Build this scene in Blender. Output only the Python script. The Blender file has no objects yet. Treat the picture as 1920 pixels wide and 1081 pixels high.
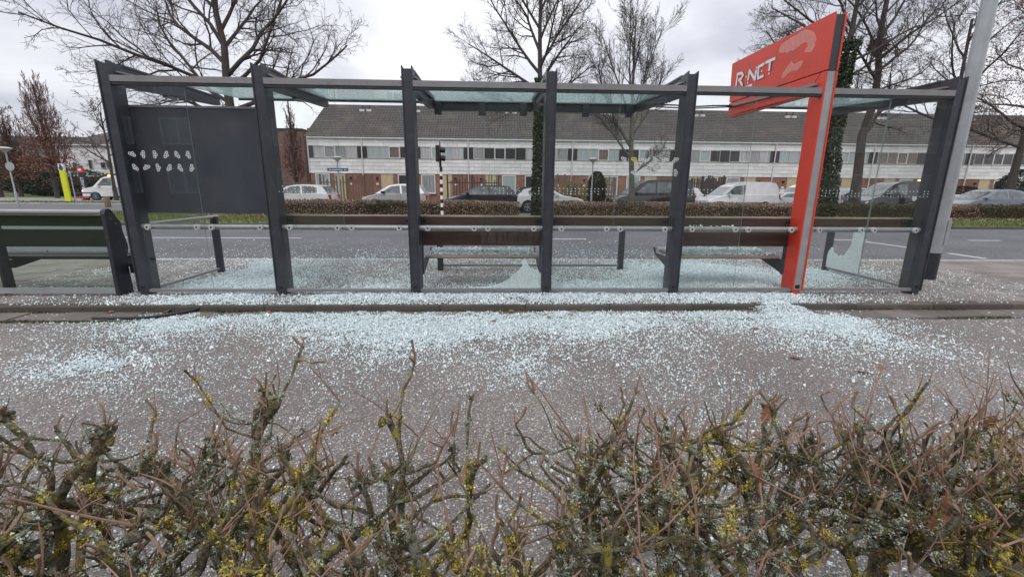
import bpy, math, random
import numpy as np
from mathutils import Vector, Matrix
PI = math.pi
S = bpy.context.scene
COL = S.collection
# ------------------------------------------------------------------ camera
cam_d = bpy.data.cameras.new('camera'); cam = bpy.data.objects.new('camera', cam_d); COL.objects.link(cam)
cam_d.sensor_width = 36.0; cam_d.lens = 821.5/1920*36; cam_d.clip_start = 0.03; cam_d.clip_end = 2000
def cam_matrix(yaw, pitch, roll, loc):
    cy, sy, cp, sp = math.cos(yaw), math.sin(yaw), math.cos(pitch), math.sin(pitch)
    f = Vector((sy*cp, cy*cp, -sp)); r = Vector((cy, -sy, 0)); u = r.cross(f)
    c, s = math.cos(roll), math.sin(roll)
    r2 = c*r - s*u; u2 = s*r + c*u
    m = Matrix((r2, u2, -f)).transposed().to_4x4(); m.translation = loc
    return m
cam.matrix_world = cam_matrix(0.0424, 0.2275, -0.0084, Vector((0, 0, 1.43)))
S.camera = cam
# ------------------------------------------------------------------ world: overcast sky
SUN_EL, SUN_AZ = math.radians(48), math.radians(200)
world = bpy.data.worlds.new('World'); S.world = world; world.use_nodes = True
nt = world.node_tree; N = nt.nodes; L = nt.links
bg = N['Background']; bg.inputs['Strength'].default_value = 0.1
sky = N.new('ShaderNodeTexSky'); sky.sky_type = 'NISHITA'; sky.sun_disc = False
sky.sun_elevation = SUN_EL; sky.sun_rotation = SUN_AZ
tc = N.new('ShaderNodeTexCoord'); sep = N.new('ShaderNodeSeparateXYZ'); L.new(tc.outputs['Generated'], sep.inputs[0])
def wmath(op, a, b=None, c=None, clamp=False):
    n = N.new('ShaderNodeMath'); n.operation = op; n.use_clamp = clamp
    for i, v in enumerate((a, b, c)):
        if v is None: continue
        if isinstance(v, (int, float)): n.inputs[i].default_value = v
        else: L.new(v, n.inputs[i])
    return n.outputs[0]
zc = wmath('MAXIMUM', sep.outputs['Z'], 0.0)
den = wmath('ADD', zc, 0.22)
comb = N.new('ShaderNodeCombineXYZ')
L.new(wmath('DIVIDE', sep.outputs['X'], den), comb.inputs[0]); L.new(wmath('DIVIDE', sep.outputs['Y'], den), comb.inputs[1])
nz = N.new('ShaderNodeTexNoise'); nz.inputs['Scale'].default_value = 0.95; nz.inputs['Detail'].default_value = 6; nz.inputs['Roughness'].default_value = 0.5
nz.inputs['Distortion'].default_value = 0.4
L.new(comb.outputs[0], nz.inputs['Vector'])
cr = N.new('ShaderNodeValToRGB'); L.new(nz.outputs['Fac'], cr.inputs[0])
cr.color_ramp.elements[0].position = 0.34; cr.color_ramp.elements[0].color = (4.8, 4.9, 5.5, 1)
cr.color_ramp.elements[1].position = 0.62; cr.color_ramp.elements[1].color = (8.8, 8.8, 9.15, 1)
grad = wmath('MULTIPLY_ADD', zc, 0.75, 0.86)
vm = N.new('ShaderNodeVectorMath'); vm.operation = 'SCALE'; L.new(cr.outputs[0], vm.inputs[0]); L.new(grad, vm.inputs['Scale'])
mx = N.new('ShaderNodeMix'); mx.data_type = 'RGBA'; mx.inputs['Factor'].default_value = 0.93
L.new(sky.outputs[0], mx.inputs[6]); L.new(vm.outputs[0], mx.inputs[7]); L.new(mx.outputs[2], bg.inputs['Color'])
# ------------------------------------------------------------------ sun (overcast)
sd = bpy.data.lights.new('sun', 'SUN'); sd.energy = 0.7; sd.angle = math.radians(25); sd.color = (1, 0.97, 0.93)
sun = bpy.data.objects.new('sun', sd); COL.objects.link(sun)
sdir = Vector((math.sin(SUN_AZ)*math.cos(SUN_EL), math.cos(SUN_AZ)*math.cos(SUN_EL), math.sin(SUN_EL)))
sun.rotation_euler = (-sdir).to_track_quat('-Z', 'Y').to_euler()
S.view_settings.view_transform = 'Standard'; S.view_settings.look = 'None'
S.view_settings.exposure = 0.42; S.view_settings.gamma = 1.0; S.view_settings.use_curve_mapping = False
try:
    S.cycles.max_bounces = 8; S.cycles.transparent_max_bounces = 24
except Exception: pass

# ================================================================== helpers
rng = random.Random(7); nrng = np.random.default_rng(11)
class MB:
    def __init__(s): s.v = []; s.n = 0; s.f = []
    def add(s, v, f, m=0):
        v = np.asarray(v, dtype=np.float64).reshape(-1, 3)
        by = {}
        for q in f: by.setdefault(len(q), []).append(q)
        for k, q in by.items(): s.f.append((np.asarray(q, dtype=np.int64)+s.n, m))
        s.v.append(v); s.n += len(v); return s
    def addq(s, v, q, m=0):
        v = np.asarray(v).reshape(-1, 3); s.f.append((np.asarray(q)+s.n, m)); s.v.append(v); s.n += len(v); return s
    def box(s, x0, y0, z0, x1, y1, z1, m=0):
        v = [(x0,y0,z0),(x1,y0,z0),(x1,y1,z0),(x0,y1,z0),(x0,y0,z1),(x1,y0,z1),(x1,y1,z1),(x0,y1,z1)]
        return s.add(v, [(0,3,2,1),(4,5,6,7),(0,1,5,4),(1,2,6,5),(2,3,7,6),(3,0,4,7)], m)
    def bbox(s, x0, y0, z0, x1, y1, z1, b, m=0):
        # box with chamfered top edges
        v = [(x0,y0,z0),(x1,y0,z0),(x1,y1,z0),(x0,y1,z0),(x0,y0,z1-b),(x1,y0,z1-b),(x1,y1,z1-b),(x0,y1,z1-b),
             (x0+b,y0+b,z1),(x1-b,y0+b,z1),(x1-b,y1-b,z1),(x0+b,y1-b,z1)]
        return s.add(v, [(0,1,5,4),(1,2,6,5),(2,3,7,6),(3,0,4,7),(4,5,9,8),(5,6,10,9),(6,7,11,10),(7,4,8,11),(8,9,10,11)], m)
    def prism(s, poly, axis, a, b, m=0):
        # poly: 2D list; axis 'x': (y,z), 'y': (x,z), 'z': (x,y)
        def P(p, t): return (t,p[0],p[1]) if axis=='x' else ((p[0],t,p[1]) if axis=='y' else (p[0],p[1],t))
        n = len(poly); v = [P(p,a) for p in poly]+[P(p,b) for p in poly]
        f = [tuple(range(n)), tuple(range(2*n-1,n-1,-1))]+[(i,i+n,(i+1)%n+n,(i+1)%n) for i in range(n)]
        ar = sum(poly[i][0]*poly[(i+1)%n][1]-poly[(i+1)%n][0]*poly[i][1] for i in range(n))
        if (ar > 0) == (axis in 'xz') and b > a or (ar > 0) != (axis in 'xz') and b < a: f = [tuple(reversed(q)) for q in f]
        if axis in 'xz': pass
        return s.add(v, f, m)
    def tubes(s, pts, rad, k=6, m=0, caps=False):
        pts = np.asarray(pts, dtype=np.float64); rad = np.asarray(rad, dtype=np.float64)
        if pts.ndim == 2: pts = pts[None]; rad = rad[None]
        T, n, _ = pts.shape
        d = np.gradient(pts, axis=1); d /= (np.linalg.norm(d, axis=2, keepdims=True)+1e-12)
        ref = np.zeros_like(d); ref[..., 2] = 1; flat = np.abs(d[:, :1, 2:3]) > 0.9
        ref = np.where(flat, np.array([1.0, 0, 0]), ref)
        a = np.cross(d, ref); a /= (np.linalg.norm(a, axis=2, keepdims=True)+1e-12); b = np.cross(d, a)
        th = np.arange(k)*2*PI/k
        ring = pts[:, :, None, :]+rad[:, :, None, None]*(a[:, :, None, :]*np.cos(th)[None, None, :, None]+b[:, :, None, :]*np.sin(th)[None, None, :, None])
        v = ring.reshape(-1, 3)
        t = np.arange(T)[:, None, None]*n*k; i = np.arange(n-1)[None, :, None]*k; j = np.arange(k)[None, None, :]; j2 = (j+1) % k
        q = np.stack([t+i+j, t+i+k+j, t+i+k+j2, t+i+j2], -1).reshape(-1, 4)
        base = s.n; s.addq(v, q, m)
        if caps:
            for e, rev in ((0, 0), (n-1, 1)):
                c = np.arange(T)[:, None]*n*k+e*k+np.arange(k)[None, :]
                if rev: c = c[:, ::-1]
                s.f.append((c+base, m))
        return s
    def tube(s, pts, r, k=8, m=0, caps=True):
        rr = [r]*len(pts) if isinstance(r, (int, float)) else r
        return s.tubes(pts, rr, k, m, caps)
    def disc(s, c, axis, r, t, k=10, m=0):
        c = np.array(c, float); ax = {'x':(1,0,0),'y':(0,1,0),'z':(0,0,1)}[axis]; ax = np.array(ax, float)
        return s.tube([c-ax*t/2, c+ax*t/2], r, k, m)
    def build(s, name, mats, parent=None, origin=None, smooth=None, label=None, kind=None):
        me = bpy.data.meshes.new(name)
        v = np.concatenate(s.v) if s.v else np.zeros((0, 3))
        if origin is None and parent is not None: origin = parent.get('_o', (0, 0, 0))
        if origin is not None: v = v-np.asarray(origin, float)
        me.vertices.add(len(v)); me.vertices.foreach_set('co', v.astype(np.float32).ravel())
        tot = np.concatenate([np.full(len(q), q.shape[1]) for q, m in s.f]); idx = np.concatenate([q.ravel() for q, m in s.f])
        mi = np.concatenate([np.full(len(q), m) for q, m in s.f])
        me.loops.add(len(idx)); me.loops.foreach_set('vertex_index', idx.astype(np.int32))
        me.polygons.add(len(tot)); st = np.concatenate([[0], np.cumsum(tot)[:-1]])
        me.polygons.foreach_set('loop_start', st.astype(np.int32)); me.polygons.foreach_set('loop_total', tot.astype(np.int32))
        me.polygons.foreach_set('material_index', mi.astype(np.int32))
        me.polygons.foreach_set('use_smooth', np.full(len(tot), smooth is not None))
        me.update(calc_edges=True); me.validate()
        if smooth: me.set_sharp_from_angle(angle=math.radians(smooth))
        for m in (mats if isinstance(mats, (list, tuple)) else [mats]): me.materials.append(m)
        return link(name, me, parent, None if parent else origin, label, kind)
def link(name, me, parent=None, loc=None, label=None, kind=None):
    o = bpy.data.objects.new(name, me); COL.objects.link(o)
    if parent is not None: o.parent = parent
    if loc is not None: o.location = loc
    if label: o['label'] = label
    if kind: o['kind'] = kind
    return o
def tag(o, label, cat, group=None, kind=None):
    o['label'] = label; o['category'] = cat
    if group: o['group'] = group
    if kind: o['kind'] = kind
    return o
def thing(name, label, cat, loc=(0,0,0), group=None):
    o = bpy.data.objects.new(name, None); COL.objects.link(o); o.location = loc; o['_o'] = tuple(float(c) for c in loc)
    o.empty_display_size = 0.2
    return tag(o, label, cat, group)
def copy_tree(o, parent=None):
    c = o.copy(); COL.objects.link(c)
    if parent is not None: c.parent = parent
    for ch in list(o.children): copy_tree(ch, c)
    return c
def at(o, parent):
    # part built in world coordinates and given a sub-part origin
    o['_o'] = parent['_o']; return o

# ------------------------------------------------------------------ materials
def newmat(name):
    m = bpy.data.materials.new(name); m.use_nodes = True
    return m, m.node_tree.nodes, m.node_tree.links, m.node_tree.nodes['Principled BSDF']
def noise(N, L, scale, detail=4, rough=0.55, coord='Object', vec=None, stretch=None):
    n = N.new('ShaderNodeTexNoise'); n.inputs['Scale'].default_value = scale; n.inputs['Detail'].default_value = detail; n.inputs['Roughness'].default_value = rough
    if vec is None:
        t = N.new('ShaderNodeTexCoord'); vec = t.outputs[coord]
    if stretch:
        mp = N.new('ShaderNodeMapping'); mp.inputs['Scale'].default_value = stretch; L.new(vec, mp.inputs[0]); vec = mp.outputs[0]
    L.new(vec, n.inputs['Vector']); return n.outputs['Fac']
def ramp(N, L, fac, stops):
    r = N.new('ShaderNodeValToRGB'); L.new(fac, r.inputs[0]); e = r.color_ramp.elements
    while len(e) < len(stops): e.new(0.5)
    for i, (p, c) in enumerate(stops): e[i].position = p; e[i].color = (*c, 1) if len(c) == 3 else c
    return r.outputs[0]
def mixc(N, L, fac, a, b):
    m = N.new('ShaderNodeMix'); m.data_type = 'RGBA'
    for s, v in ((m.inputs['Factor'], fac), (m.inputs[6], a), (m.inputs[7], b)):
        if isinstance(v, (int, float)): s.default_value = v
        elif isinstance(v, tuple): s.default_value = (*v, 1)
        else: L.new(v, s)
    return m.outputs[2]
def bump(N, L, p, h, strength, dist=0.01):
    b = N.new('ShaderNodeBump'); b.inputs['Strength'].default_value = strength; b.inputs['Distance'].default_value = dist
    L.new(h, b.inputs['Height']); L.new(b.outputs[0], p.inputs['Normal'])
def pmat(name, c, rough=0.6, var=0.15, scale=4, metal=0, bmp=0, bscale=60, stretch=None, dirt=None, spec=0.5):
    m, N, L, p = newmat(name)
    f = noise(N, L, scale, 5, 0.6, stretch=stretch)
    lo = tuple(max(0, k*(1-var)) for k in c); hi = tuple(min(1, k*(1+var)) for k in c)
    col = ramp(N, L, f, [(0.3, lo), (0.7, hi)])
    if dirt:
        dc, amt, ds = dirt
        g = noise(N, L, ds, 6, 0.65)
        gm = ramp(N, L, g, [(0.5, (0, 0, 0)), (0.72, (amt, amt, amt))])
        col = mixc(N, L, gm, col, dc)
    L.new(col, p.inputs['Base Color']); p.inputs['Roughness'].default_value = rough; p.inputs['Metallic'].default_value = metal
    p.inputs['Specular IOR Level'].default_value = spec
    if bmp: bump(N, L, p, noise(N, L, bscale, 4, 0.6, stretch=stretch), bmp)
    return m
M = {}
M['anthracite'] = pmat('anthracite_paint', (0.038, 0.042, 0.053), 0.40, 0.16, 3, dirt=((0.10, 0.10, 0.10), 0.4, 7))
M['dark_metal'] = pmat('dark_metal', (0.022, 0.024, 0.03), 0.5, 0.15, 6, dirt=((0.07, 0.07, 0.065), 0.4, 9))
M['black'] = pmat('black_plastic', (0.012, 0.012, 0.013), 0.5, 0.2, 8)
M['alu'] = pmat('grey_aluminium', (0.25, 0.243, 0.25), 0.42, 0.06, 5, metal=0.25, dirt=((0.14, 0.14, 0.13), 0.45, 8))
M['rail'] = pmat('rail_grey', (0.31, 0.315, 0.325), 0.38, 0.07, 8, metal=0.3, dirt=((0.18, 0.18, 0.17), 0.4, 12))
M['clamp'] = pmat('pale_clamp', (0.46, 0.465, 0.47), 0.5, 0.08, 20)
M['galv'] = pmat('galvanised_steel', (0.36, 0.38, 0.40), 0.45, 0.1, 5, metal=0.35, dirt=((0.2, 0.21, 0.21), 0.5, 3))
M['board'] = pmat('board_paint', (0.042, 0.047, 0.064), 0.5, 0.14, 1.6, dirt=((0.085, 0.085, 0.085), 0.4, 3), stretch=(3, 1, 0.6))
M['red'] = pmat('red_paint', (0.64, 0.055, 0.028), 0.35, 0.05, 2.5, dirt=((0.42, 0.06, 0.045), 0.5, 4))
M['peel'] = pmat('peeled_red', (0.66, 0.235, 0.20), 0.6, 0.12, 14)
M['white_vinyl'] = pmat('white_vinyl', (0.76, 0.76, 0.78), 0.5, 0.06, 20)
M['sticker'] = pmat('etched_sticker', (0.52, 0.57, 0.57), 0.7, 0.1, 40)
M['yellow_tape'] = pmat('yellow_tape', (0.62, 0.6, 0.12), 0.6, 0.1, 40)
M['rubber'] = pmat('black_rubber', (0.015, 0.015, 0.016), 0.55, 0.2, 20)
def wood(name, c1, c2, c3):
    m, N, L, p = newmat(name)
    f = noise(N, L, 6, 8, 0.7, stretch=(0.35, 6, 6)); g = noise(N, L, 2.2, 4, 0.6)
    col = ramp(N, L, f, [(0.3, c1), (0.7, c2)])
    col = mixc(N, L, ramp(N, L, g, [(0.45, (0, 0, 0)), (0.75, (0.8, 0.8, 0.8))]), col, c3)
    L.new(col, p.inputs['Base Color']); p.inputs['Roughness'].default_value = 0.65
    bump(N, L, p, f, 0.4, 0.006); return m
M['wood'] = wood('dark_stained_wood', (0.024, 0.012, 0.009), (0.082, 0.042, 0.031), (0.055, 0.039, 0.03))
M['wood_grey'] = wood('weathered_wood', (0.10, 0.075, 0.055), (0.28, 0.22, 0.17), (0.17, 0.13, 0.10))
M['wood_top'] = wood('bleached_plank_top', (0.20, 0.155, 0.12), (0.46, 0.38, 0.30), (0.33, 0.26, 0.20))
M['wood_green'] = wood('wood_seen_old', (0.006, 0.007, 0.005), (0.018, 0.018, 0.013), (0.010, 0.013, 0.008))
M['wood_fence'] = wood('fence_wood', (0.09, 0.06, 0.04), (0.23, 0.16, 0.105), (0.13, 0.10, 0.07))
M['wood_dark_fence'] = wood('dark_fence_wood', (0.03, 0.024, 0.02), (0.075, 0.06, 0.05), (0.05, 0.045, 0.04))
def glassmat(name, tint, refl=1.0, rough=0.01, haze=0.0, hazec=(0.6, 0.68, 0.68), hs=3):
    m, N, L, p = newmat(name); N.remove(p); out = [n for n in N if n.type == 'OUTPUT_MATERIAL'][0]
    t = N.new('ShaderNodeBsdfTransparent'); t.inputs[0].default_value = (*tint, 1)
    g = N.new('ShaderNodeBsdfGlossy'); g.inputs['Roughness'].default_value = rough; g.inputs[0].default_value = (1, 1, 1, 1)
    lw = N.new('ShaderNodeLayerWeight'); lw.inputs[0].default_value = 0.5
    pw = N.new('ShaderNodeMath'); pw.operation = 'POWER'; L.new(lw.outputs['Facing'], pw.inputs[0]); pw.inputs[1].default_value = 4
    ma = N.new('ShaderNodeMath'); ma.operation = 'MULTIPLY_ADD'; L.new(pw.outputs[0], ma.inputs[0]); ma.inputs[1].default_value = 0.55*refl; ma.inputs[2].default_value = 0.035*refl
    x = N.new('ShaderNodeMixShader'); L.new(ma.outputs[0], x.inputs[0]); L.new(t.outputs[0], x.inputs[1]); L.new(g.outputs[0], x.inputs[2])
    res = x.outputs[0]
    if haze:
        d = N.new('ShaderNodeBsdfDiffuse'); d.inputs[0].default_value = (*hazec, 1)
        tr = N.new('ShaderNodeBsdfTranslucent'); tr.inputs[0].default_value = (*hazec, 1)
        dd = N.new('ShaderNodeMixShader'); dd.inputs[0].default_value = 0.5; L.new(d.outputs[0], dd.inputs[1]); L.new(tr.outputs[0], dd.inputs[2])
        f = noise(N, L, hs, 6, 0.65); fr = ramp(N, L, f, [(0.35, (haze*0.35,)*3), (0.7, (haze*1.5,)*3)])
        y = N.new('ShaderNodeMixShader'); L.new(fr, y.inputs[0]); L.new(res, y.inputs[1]); L.new(dd.outputs[0], y.inputs[2]); res = y.outputs[0]
    L.new(res, out.inputs['Surface']); return m
M['pane'] = glassmat('pane_glass', (0.962, 0.98, 0.975), 0.8, 0.01, 0.005)
M['pane_green'] = glassmat('greenish_dirty_glass', (0.87, 0.925, 0.885), 0.45, 0.01, 0.003, (0.42, 0.46, 0.40))
M['roof_glass'] = glassmat('roof_glass', (0.84, 0.92, 0.91), 1.0, 0.04, 0.34, (0.60, 0.72, 0.70), 0.9)
M['glass_edge_dark'] = pmat('glass_edge_dark', (0.10, 0.15, 0.145), 0.3, 0.1, 20)
M['glass_edge'] = pmat('glass_edge', (0.22, 0.32, 0.305), 0.3, 0.1, 20)
def shatmat(nm, f0, f1):
    m, N, L, p = newmat(nm); out = [n for n in N if n.type == 'OUTPUT_MATERIAL'][0]
    t = N.new('ShaderNodeTexCoord'); v = N.new('ShaderNodeTexVoronoi'); v.feature = 'DISTANCE_TO_EDGE'; v.inputs['Scale'].default_value = 95; L.new(t.outputs['Object'], v.inputs['Vector'])
    v2 = N.new('ShaderNodeTexVoronoi'); v2.inputs['Scale'].default_value = 95; L.new(t.outputs['Object'], v2.inputs['Vector'])
    cell = ramp(N, L, v2.outputs['Color'], [(0.15, (0.52, 0.62, 0.62)), (0.85, (0.82, 0.90, 0.90))])
    e = ramp(N, L, v.outputs['Distance'], [(0.02, (0.95,)*3), (0.10, (0,)*3)])
    L.new(mixc(N, L, e, cell, (0.88, 0.94, 0.94)), p.inputs['Base Color']); p.inputs['Roughness'].default_value = 0.2
    tr = N.new('ShaderNodeBsdfTransparent'); tr.inputs[0].default_value = (0.9, 0.97, 0.96, 1)
    x = N.new('ShaderNodeMixShader')
    fac = ramp(N, L, v.outputs['Distance'], [(0.03, (f1,)*3), (0.12, (f0,)*3)])
    L.new(fac, x.inputs[0]); L.new(tr.outputs[0], x.inputs[1]); L.new(p.outputs[0], x.inputs[2]); L.new(x.outputs[0], out.inputs['Surface'])
    bump(N, L, p, v.outputs['Distance'], 0.6, 0.004); return m
M['shattered'] = shatmat('shattered_glass', 0.20, 0.75)
M['shattered_dense'] = shatmat('crazed_glass', 0.93, 1.0)
def crumbmat():
    m, N, L, p = newmat('tempered_glass_crumbs')
    g = N.new('ShaderNodeNewGeometry')
    c = ramp(N, L, g.outputs['Random Per Island'], [(0.0, (0.34, 0.43, 0.44)), (0.35, (0.62, 0.73, 0.745)), (1.0, (0.84, 0.915, 0.93))])
    L.new(c, p.inputs['Base Color']); p.inputs['Roughness'].default_value = 0.22; p.inputs['Specular IOR Level'].default_value = 0.6
    return m
M['crumbs'] = crumbmat()
def asphalt(name, c, spk, sscale, rough=0.85, big=0.25):
    m, N, L, p = newmat(name)
    t = N.new('ShaderNodeTexCoord')
    v = N.new('ShaderNodeTexVoronoi'); v.inputs['Scale'].default_value = sscale; L.new(t.outputs['Object'], v.inputs['Vector'])
    sx = N.new('ShaderNodeSeparateColor'); L.new(v.outputs['Color'], sx.inputs[0])
    base = ramp(N, L, sx.outputs[0], [(0.0, tuple(k*0.55 for k in c)), (0.5, c), (0.86, tuple(k*1.25 for k in c)), (0.95, spk)])
    w = noise(N, L, 0.55, 7, 0.62, vec=t.outputs['Object']); f = ramp(N, L, w, [(0.3, (1-big,)*3), (0.7, (1+big,)*3)])
    mm = N.new('ShaderNodeMix'); mm.data_type = 'RGBA'; mm.blend_type = 'MULTIPLY'; mm.inputs[0].default_value = 1; L.new(base, mm.inputs[6]); L.new(f, mm.inputs[7])
    L.new(mm.outputs[2], p.inputs['Base Color']); p.inputs['Roughness'].default_value = rough
    bump(N, L, p, v.outputs['Distance'], 0.7, 0.006); return m
M['path'] = asphalt('reddish_aggregate_asphalt', (0.170, 0.150, 0.137), (0.46, 0.43, 0.40), 135, 0.75, 0.24)
M['road'] = asphalt('grey_road_asphalt', (0.105, 0.105, 0.116), (0.17, 0.17, 0.18), 45, 0.75, 0.24)
M['road_light'] = asphalt('pale_road', (0.24, 0.235, 0.235), (0.3, 0.3, 0.3), 30, 0.8, 0.12)
M['soil'] = pmat('leaf_litter_soil', (0.07, 0.05, 0.033), 0.95, 0.5, 9, bmp=0.8, bscale=30)
def tilemat(name, c):
    m, N, L, p = newmat(name)
    oi = N.new('ShaderNodeObjectInfo')
    a = ramp(N, L, oi.outputs['Random'], [(0, tuple(k*0.75 for k in c)), (0.6, c), (1, tuple(k*1.2 for k in c))])
    t = N.new('ShaderNodeTexCoord'); ge = N.new('ShaderNodeNewGeometry')
    n1 = noise(N, L, 1.3, 6, 0.65, vec=ge.outputs['Position']); n2 = noise(N, L, 90, 3, 0.6, vec=ge.outputs['Position'])
    d = ramp(N, L, n1, [(0.42, (0,)*3), (0.68, (0.75,)*3)])
    a = mixc(N, L, d, a, (c[0]*0.5, c[1]*0.5, c[2]*0.44))
    f = ramp(N, L, n2, [(0.35, (0.75,)*3), (0.65, (1.2,)*3)])
    mm = N.new('ShaderNodeMix'); mm.data_type = 'RGBA'; mm.blend_type = 'MULTIPLY'; mm.inputs[0].default_value = 1; L.new(a, mm.inputs[6]); L.new(f, mm.inputs[7])
    L.new(mm.outputs[2], p.inputs['Base Color']); p.inputs['Roughness'].default_value = 0.85
    bump(N, L, p, n2, 0.35, 0.004); return m
M['tile'] = tilemat('concrete_tile', (0.23, 0.205, 0.19))
M['kerb'] = tilemat('concrete_kerb', (0.105, 0.09, 0.077))
M['gutter'] = tilemat('gutter_tile', (0.165, 0.145, 0.13))
M['kerb_pale'] = tilemat('pale_kerb', (0.42, 0.40, 0.37))
M['joint'] = pmat('joint_sand', (0.06, 0.055, 0.042), 0.95, 0.4, 8)
M['paint'] = pmat('road_paint', (0.62, 0.62, 0.62), 0.7, 0.12, 7, dirt=((0.25, 0.25, 0.25), 0.6, 18))
M['grass_plain'] = pmat('grass_blades', (0.075, 0.11, 0.03), 0.8, 0.45, 1.2)
M['grass_ground'] = pmat('turf', (0.10, 0.135, 0.042), 0.95, 0.35, 1.5, bmp=0.8, bscale=25)
M['moss'] = pmat('moss', (0.06, 0.085, 0.02), 0.95, 0.5, 30)
def leafmat(name, stops):
    m, N, L, p = newmat(name); g = N.new('ShaderNodeNewGeometry')
    L.new(ramp(N, L, g.outputs['Random Per Island'], stops), p.inputs['Base Color']); p.inputs['Roughness'].default_value = 0.7; return m
M['leaf_brown'] = leafmat('dead_leaves', [(0, (0.10, 0.045, 0.025)), (0.5, (0.22, 0.10, 0.055)), (1, (0.30, 0.17, 0.11))])
M['hedge_leaf'] = leafmat('brown_hedge_leaves', [(0, (0.09, 0.058, 0.038)), (0.4, (0.23, 0.15, 0.10)), (0.75, (0.36, 0.25, 0.18)), (0.9, (0.45, 0.35, 0.27)), (1, (0.10, 0.11, 0.05))])
M['hedge_green'] = leafmat('green_hedge_leaves', [(0, (0.025, 0.04, 0.015)), (0.5, (0.055, 0.08, 0.03)), (0.8, (0.10, 0.10, 0.05)), (1, (0.17, 0.11, 0.06))])
M['ivy'] = leafmat('ivy_leaves', [(0, (0.015, 0.025, 0.012)), (0.6, (0.035, 0.055, 0.024)), (1, (0.075, 0.10, 0.05))])
M['conifer'] = leafmat('conifer_leaves', [(0, (0.012, 0.022, 0.012)), (1, (0.04, 0.06, 0.03))])
M['yellow_leaf'] = leafmat('yellow_green_leaves', [(0, (0.08, 0.10, 0.02)), (0.6, (0.20, 0.20, 0.04)), (1, (0.34, 0.30, 0.06))])
M['beech_leaf'] = leafmat('copper_leaves', [(0, (0.10, 0.04, 0.03)), (0.6, (0.20, 0.08, 0.055)), (1, (0.28, 0.14, 0.10))])
M['bark'] = pmat('bark', (0.062, 0.052, 0.046), 0.9, 0.35, 5, bmp=0.8, bscale=25, stretch=(1, 1, 0.3))
M['twig'] = pmat('twigs', (0.075, 0.06, 0.054), 0.9, 0.25, 3)
M['twig_red'] = pmat('reddish_twigs', (0.16, 0.085, 0.07), 0.9, 0.3, 1.5)
M['bark_green'] = pmat('greenish_bark', (0.10, 0.092, 0.075), 0.9, 0.3, 6, bmp=0.7, bscale=30)
def stemmat():
    m, N, L, p = newmat('lichen_covered_stem'); ge = N.new('ShaderNodeNewGeometry'); P = ge.outputs['Position']
    n1 = noise(N, L, 130, 7, 0.75, vec=P); n2 = noise(N, L, 30, 6, 0.7, vec=P); n3 = noise(N, L, 18, 6, 0.7, vec=P); n4 = noise(N, L, 11, 4, 0.6, vec=P)
    c = ramp(N, L, n1, [(0.34, (0.02, 0.017, 0.011)), (0.47, (0.13, 0.105, 0.062)), (0.62, (0.38, 0.31, 0.20))])  # bark tones, with tan highlights and dark shade put into the colour
    c = mixc(N, L, ramp(N, L, n4, [(0.48, (0,)*3), (0.62, (0.7,)*3)]), c, (0.10, 0.10, 0.035))
    c = mixc(N, L, ramp(N, L, n2, [(0.53, (0,)*3), (0.58, (0.85,)*3)]), c, (0.36, 0.39, 0.31))
    c = mixc(N, L, ramp(N, L, n3, [(0.56, (0,)*3), (0.60, (0.9,)*3)]), c, (0.42, 0.34, 0.05))
    L.new(c, p.inputs['Base Color']); p.inputs['Roughness'].default_value = 0.9; bump(N, L, p, n1, 1.0, 0.02); return m
M['stem'] = stemmat()
M['stub'] = pmat('cut_stub_bark', (0.22, 0.15, 0.095), 0.8, 0.65, 22, bmp=0.5, bscale=120, stretch=(2, 2, 0.4))
M['stub_end'] = pmat('weathered_cut_wood', (0.24, 0.17, 0.11), 0.8, 0.25, 90)
M['shoot'] = pmat('red_brown_shoot', (0.25, 0.145, 0.10), 0.6, 0.45, 14)
M['lichen_grey'] = leafmat('grey_lichen', [(0, (0.28, 0.31, 0.24)), (0.5, (0.40, 0.44, 0.36)), (1, (0.54, 0.58, 0.49))])
M['lichen_yellow'] = leafmat('yellow_lichen', [(0, (0.26, 0.21, 0.035)), (0.5, (0.43, 0.35, 0.05)), (1, (0.58, 0.48, 0.07))])
M['moss_tuft'] = leafmat('dark_moss', [(0, (0.022, 0.028, 0.009)), (0.6, (0.06, 0.07, 0.02)), (1, (0.13, 0.13, 0.04))])
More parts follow.
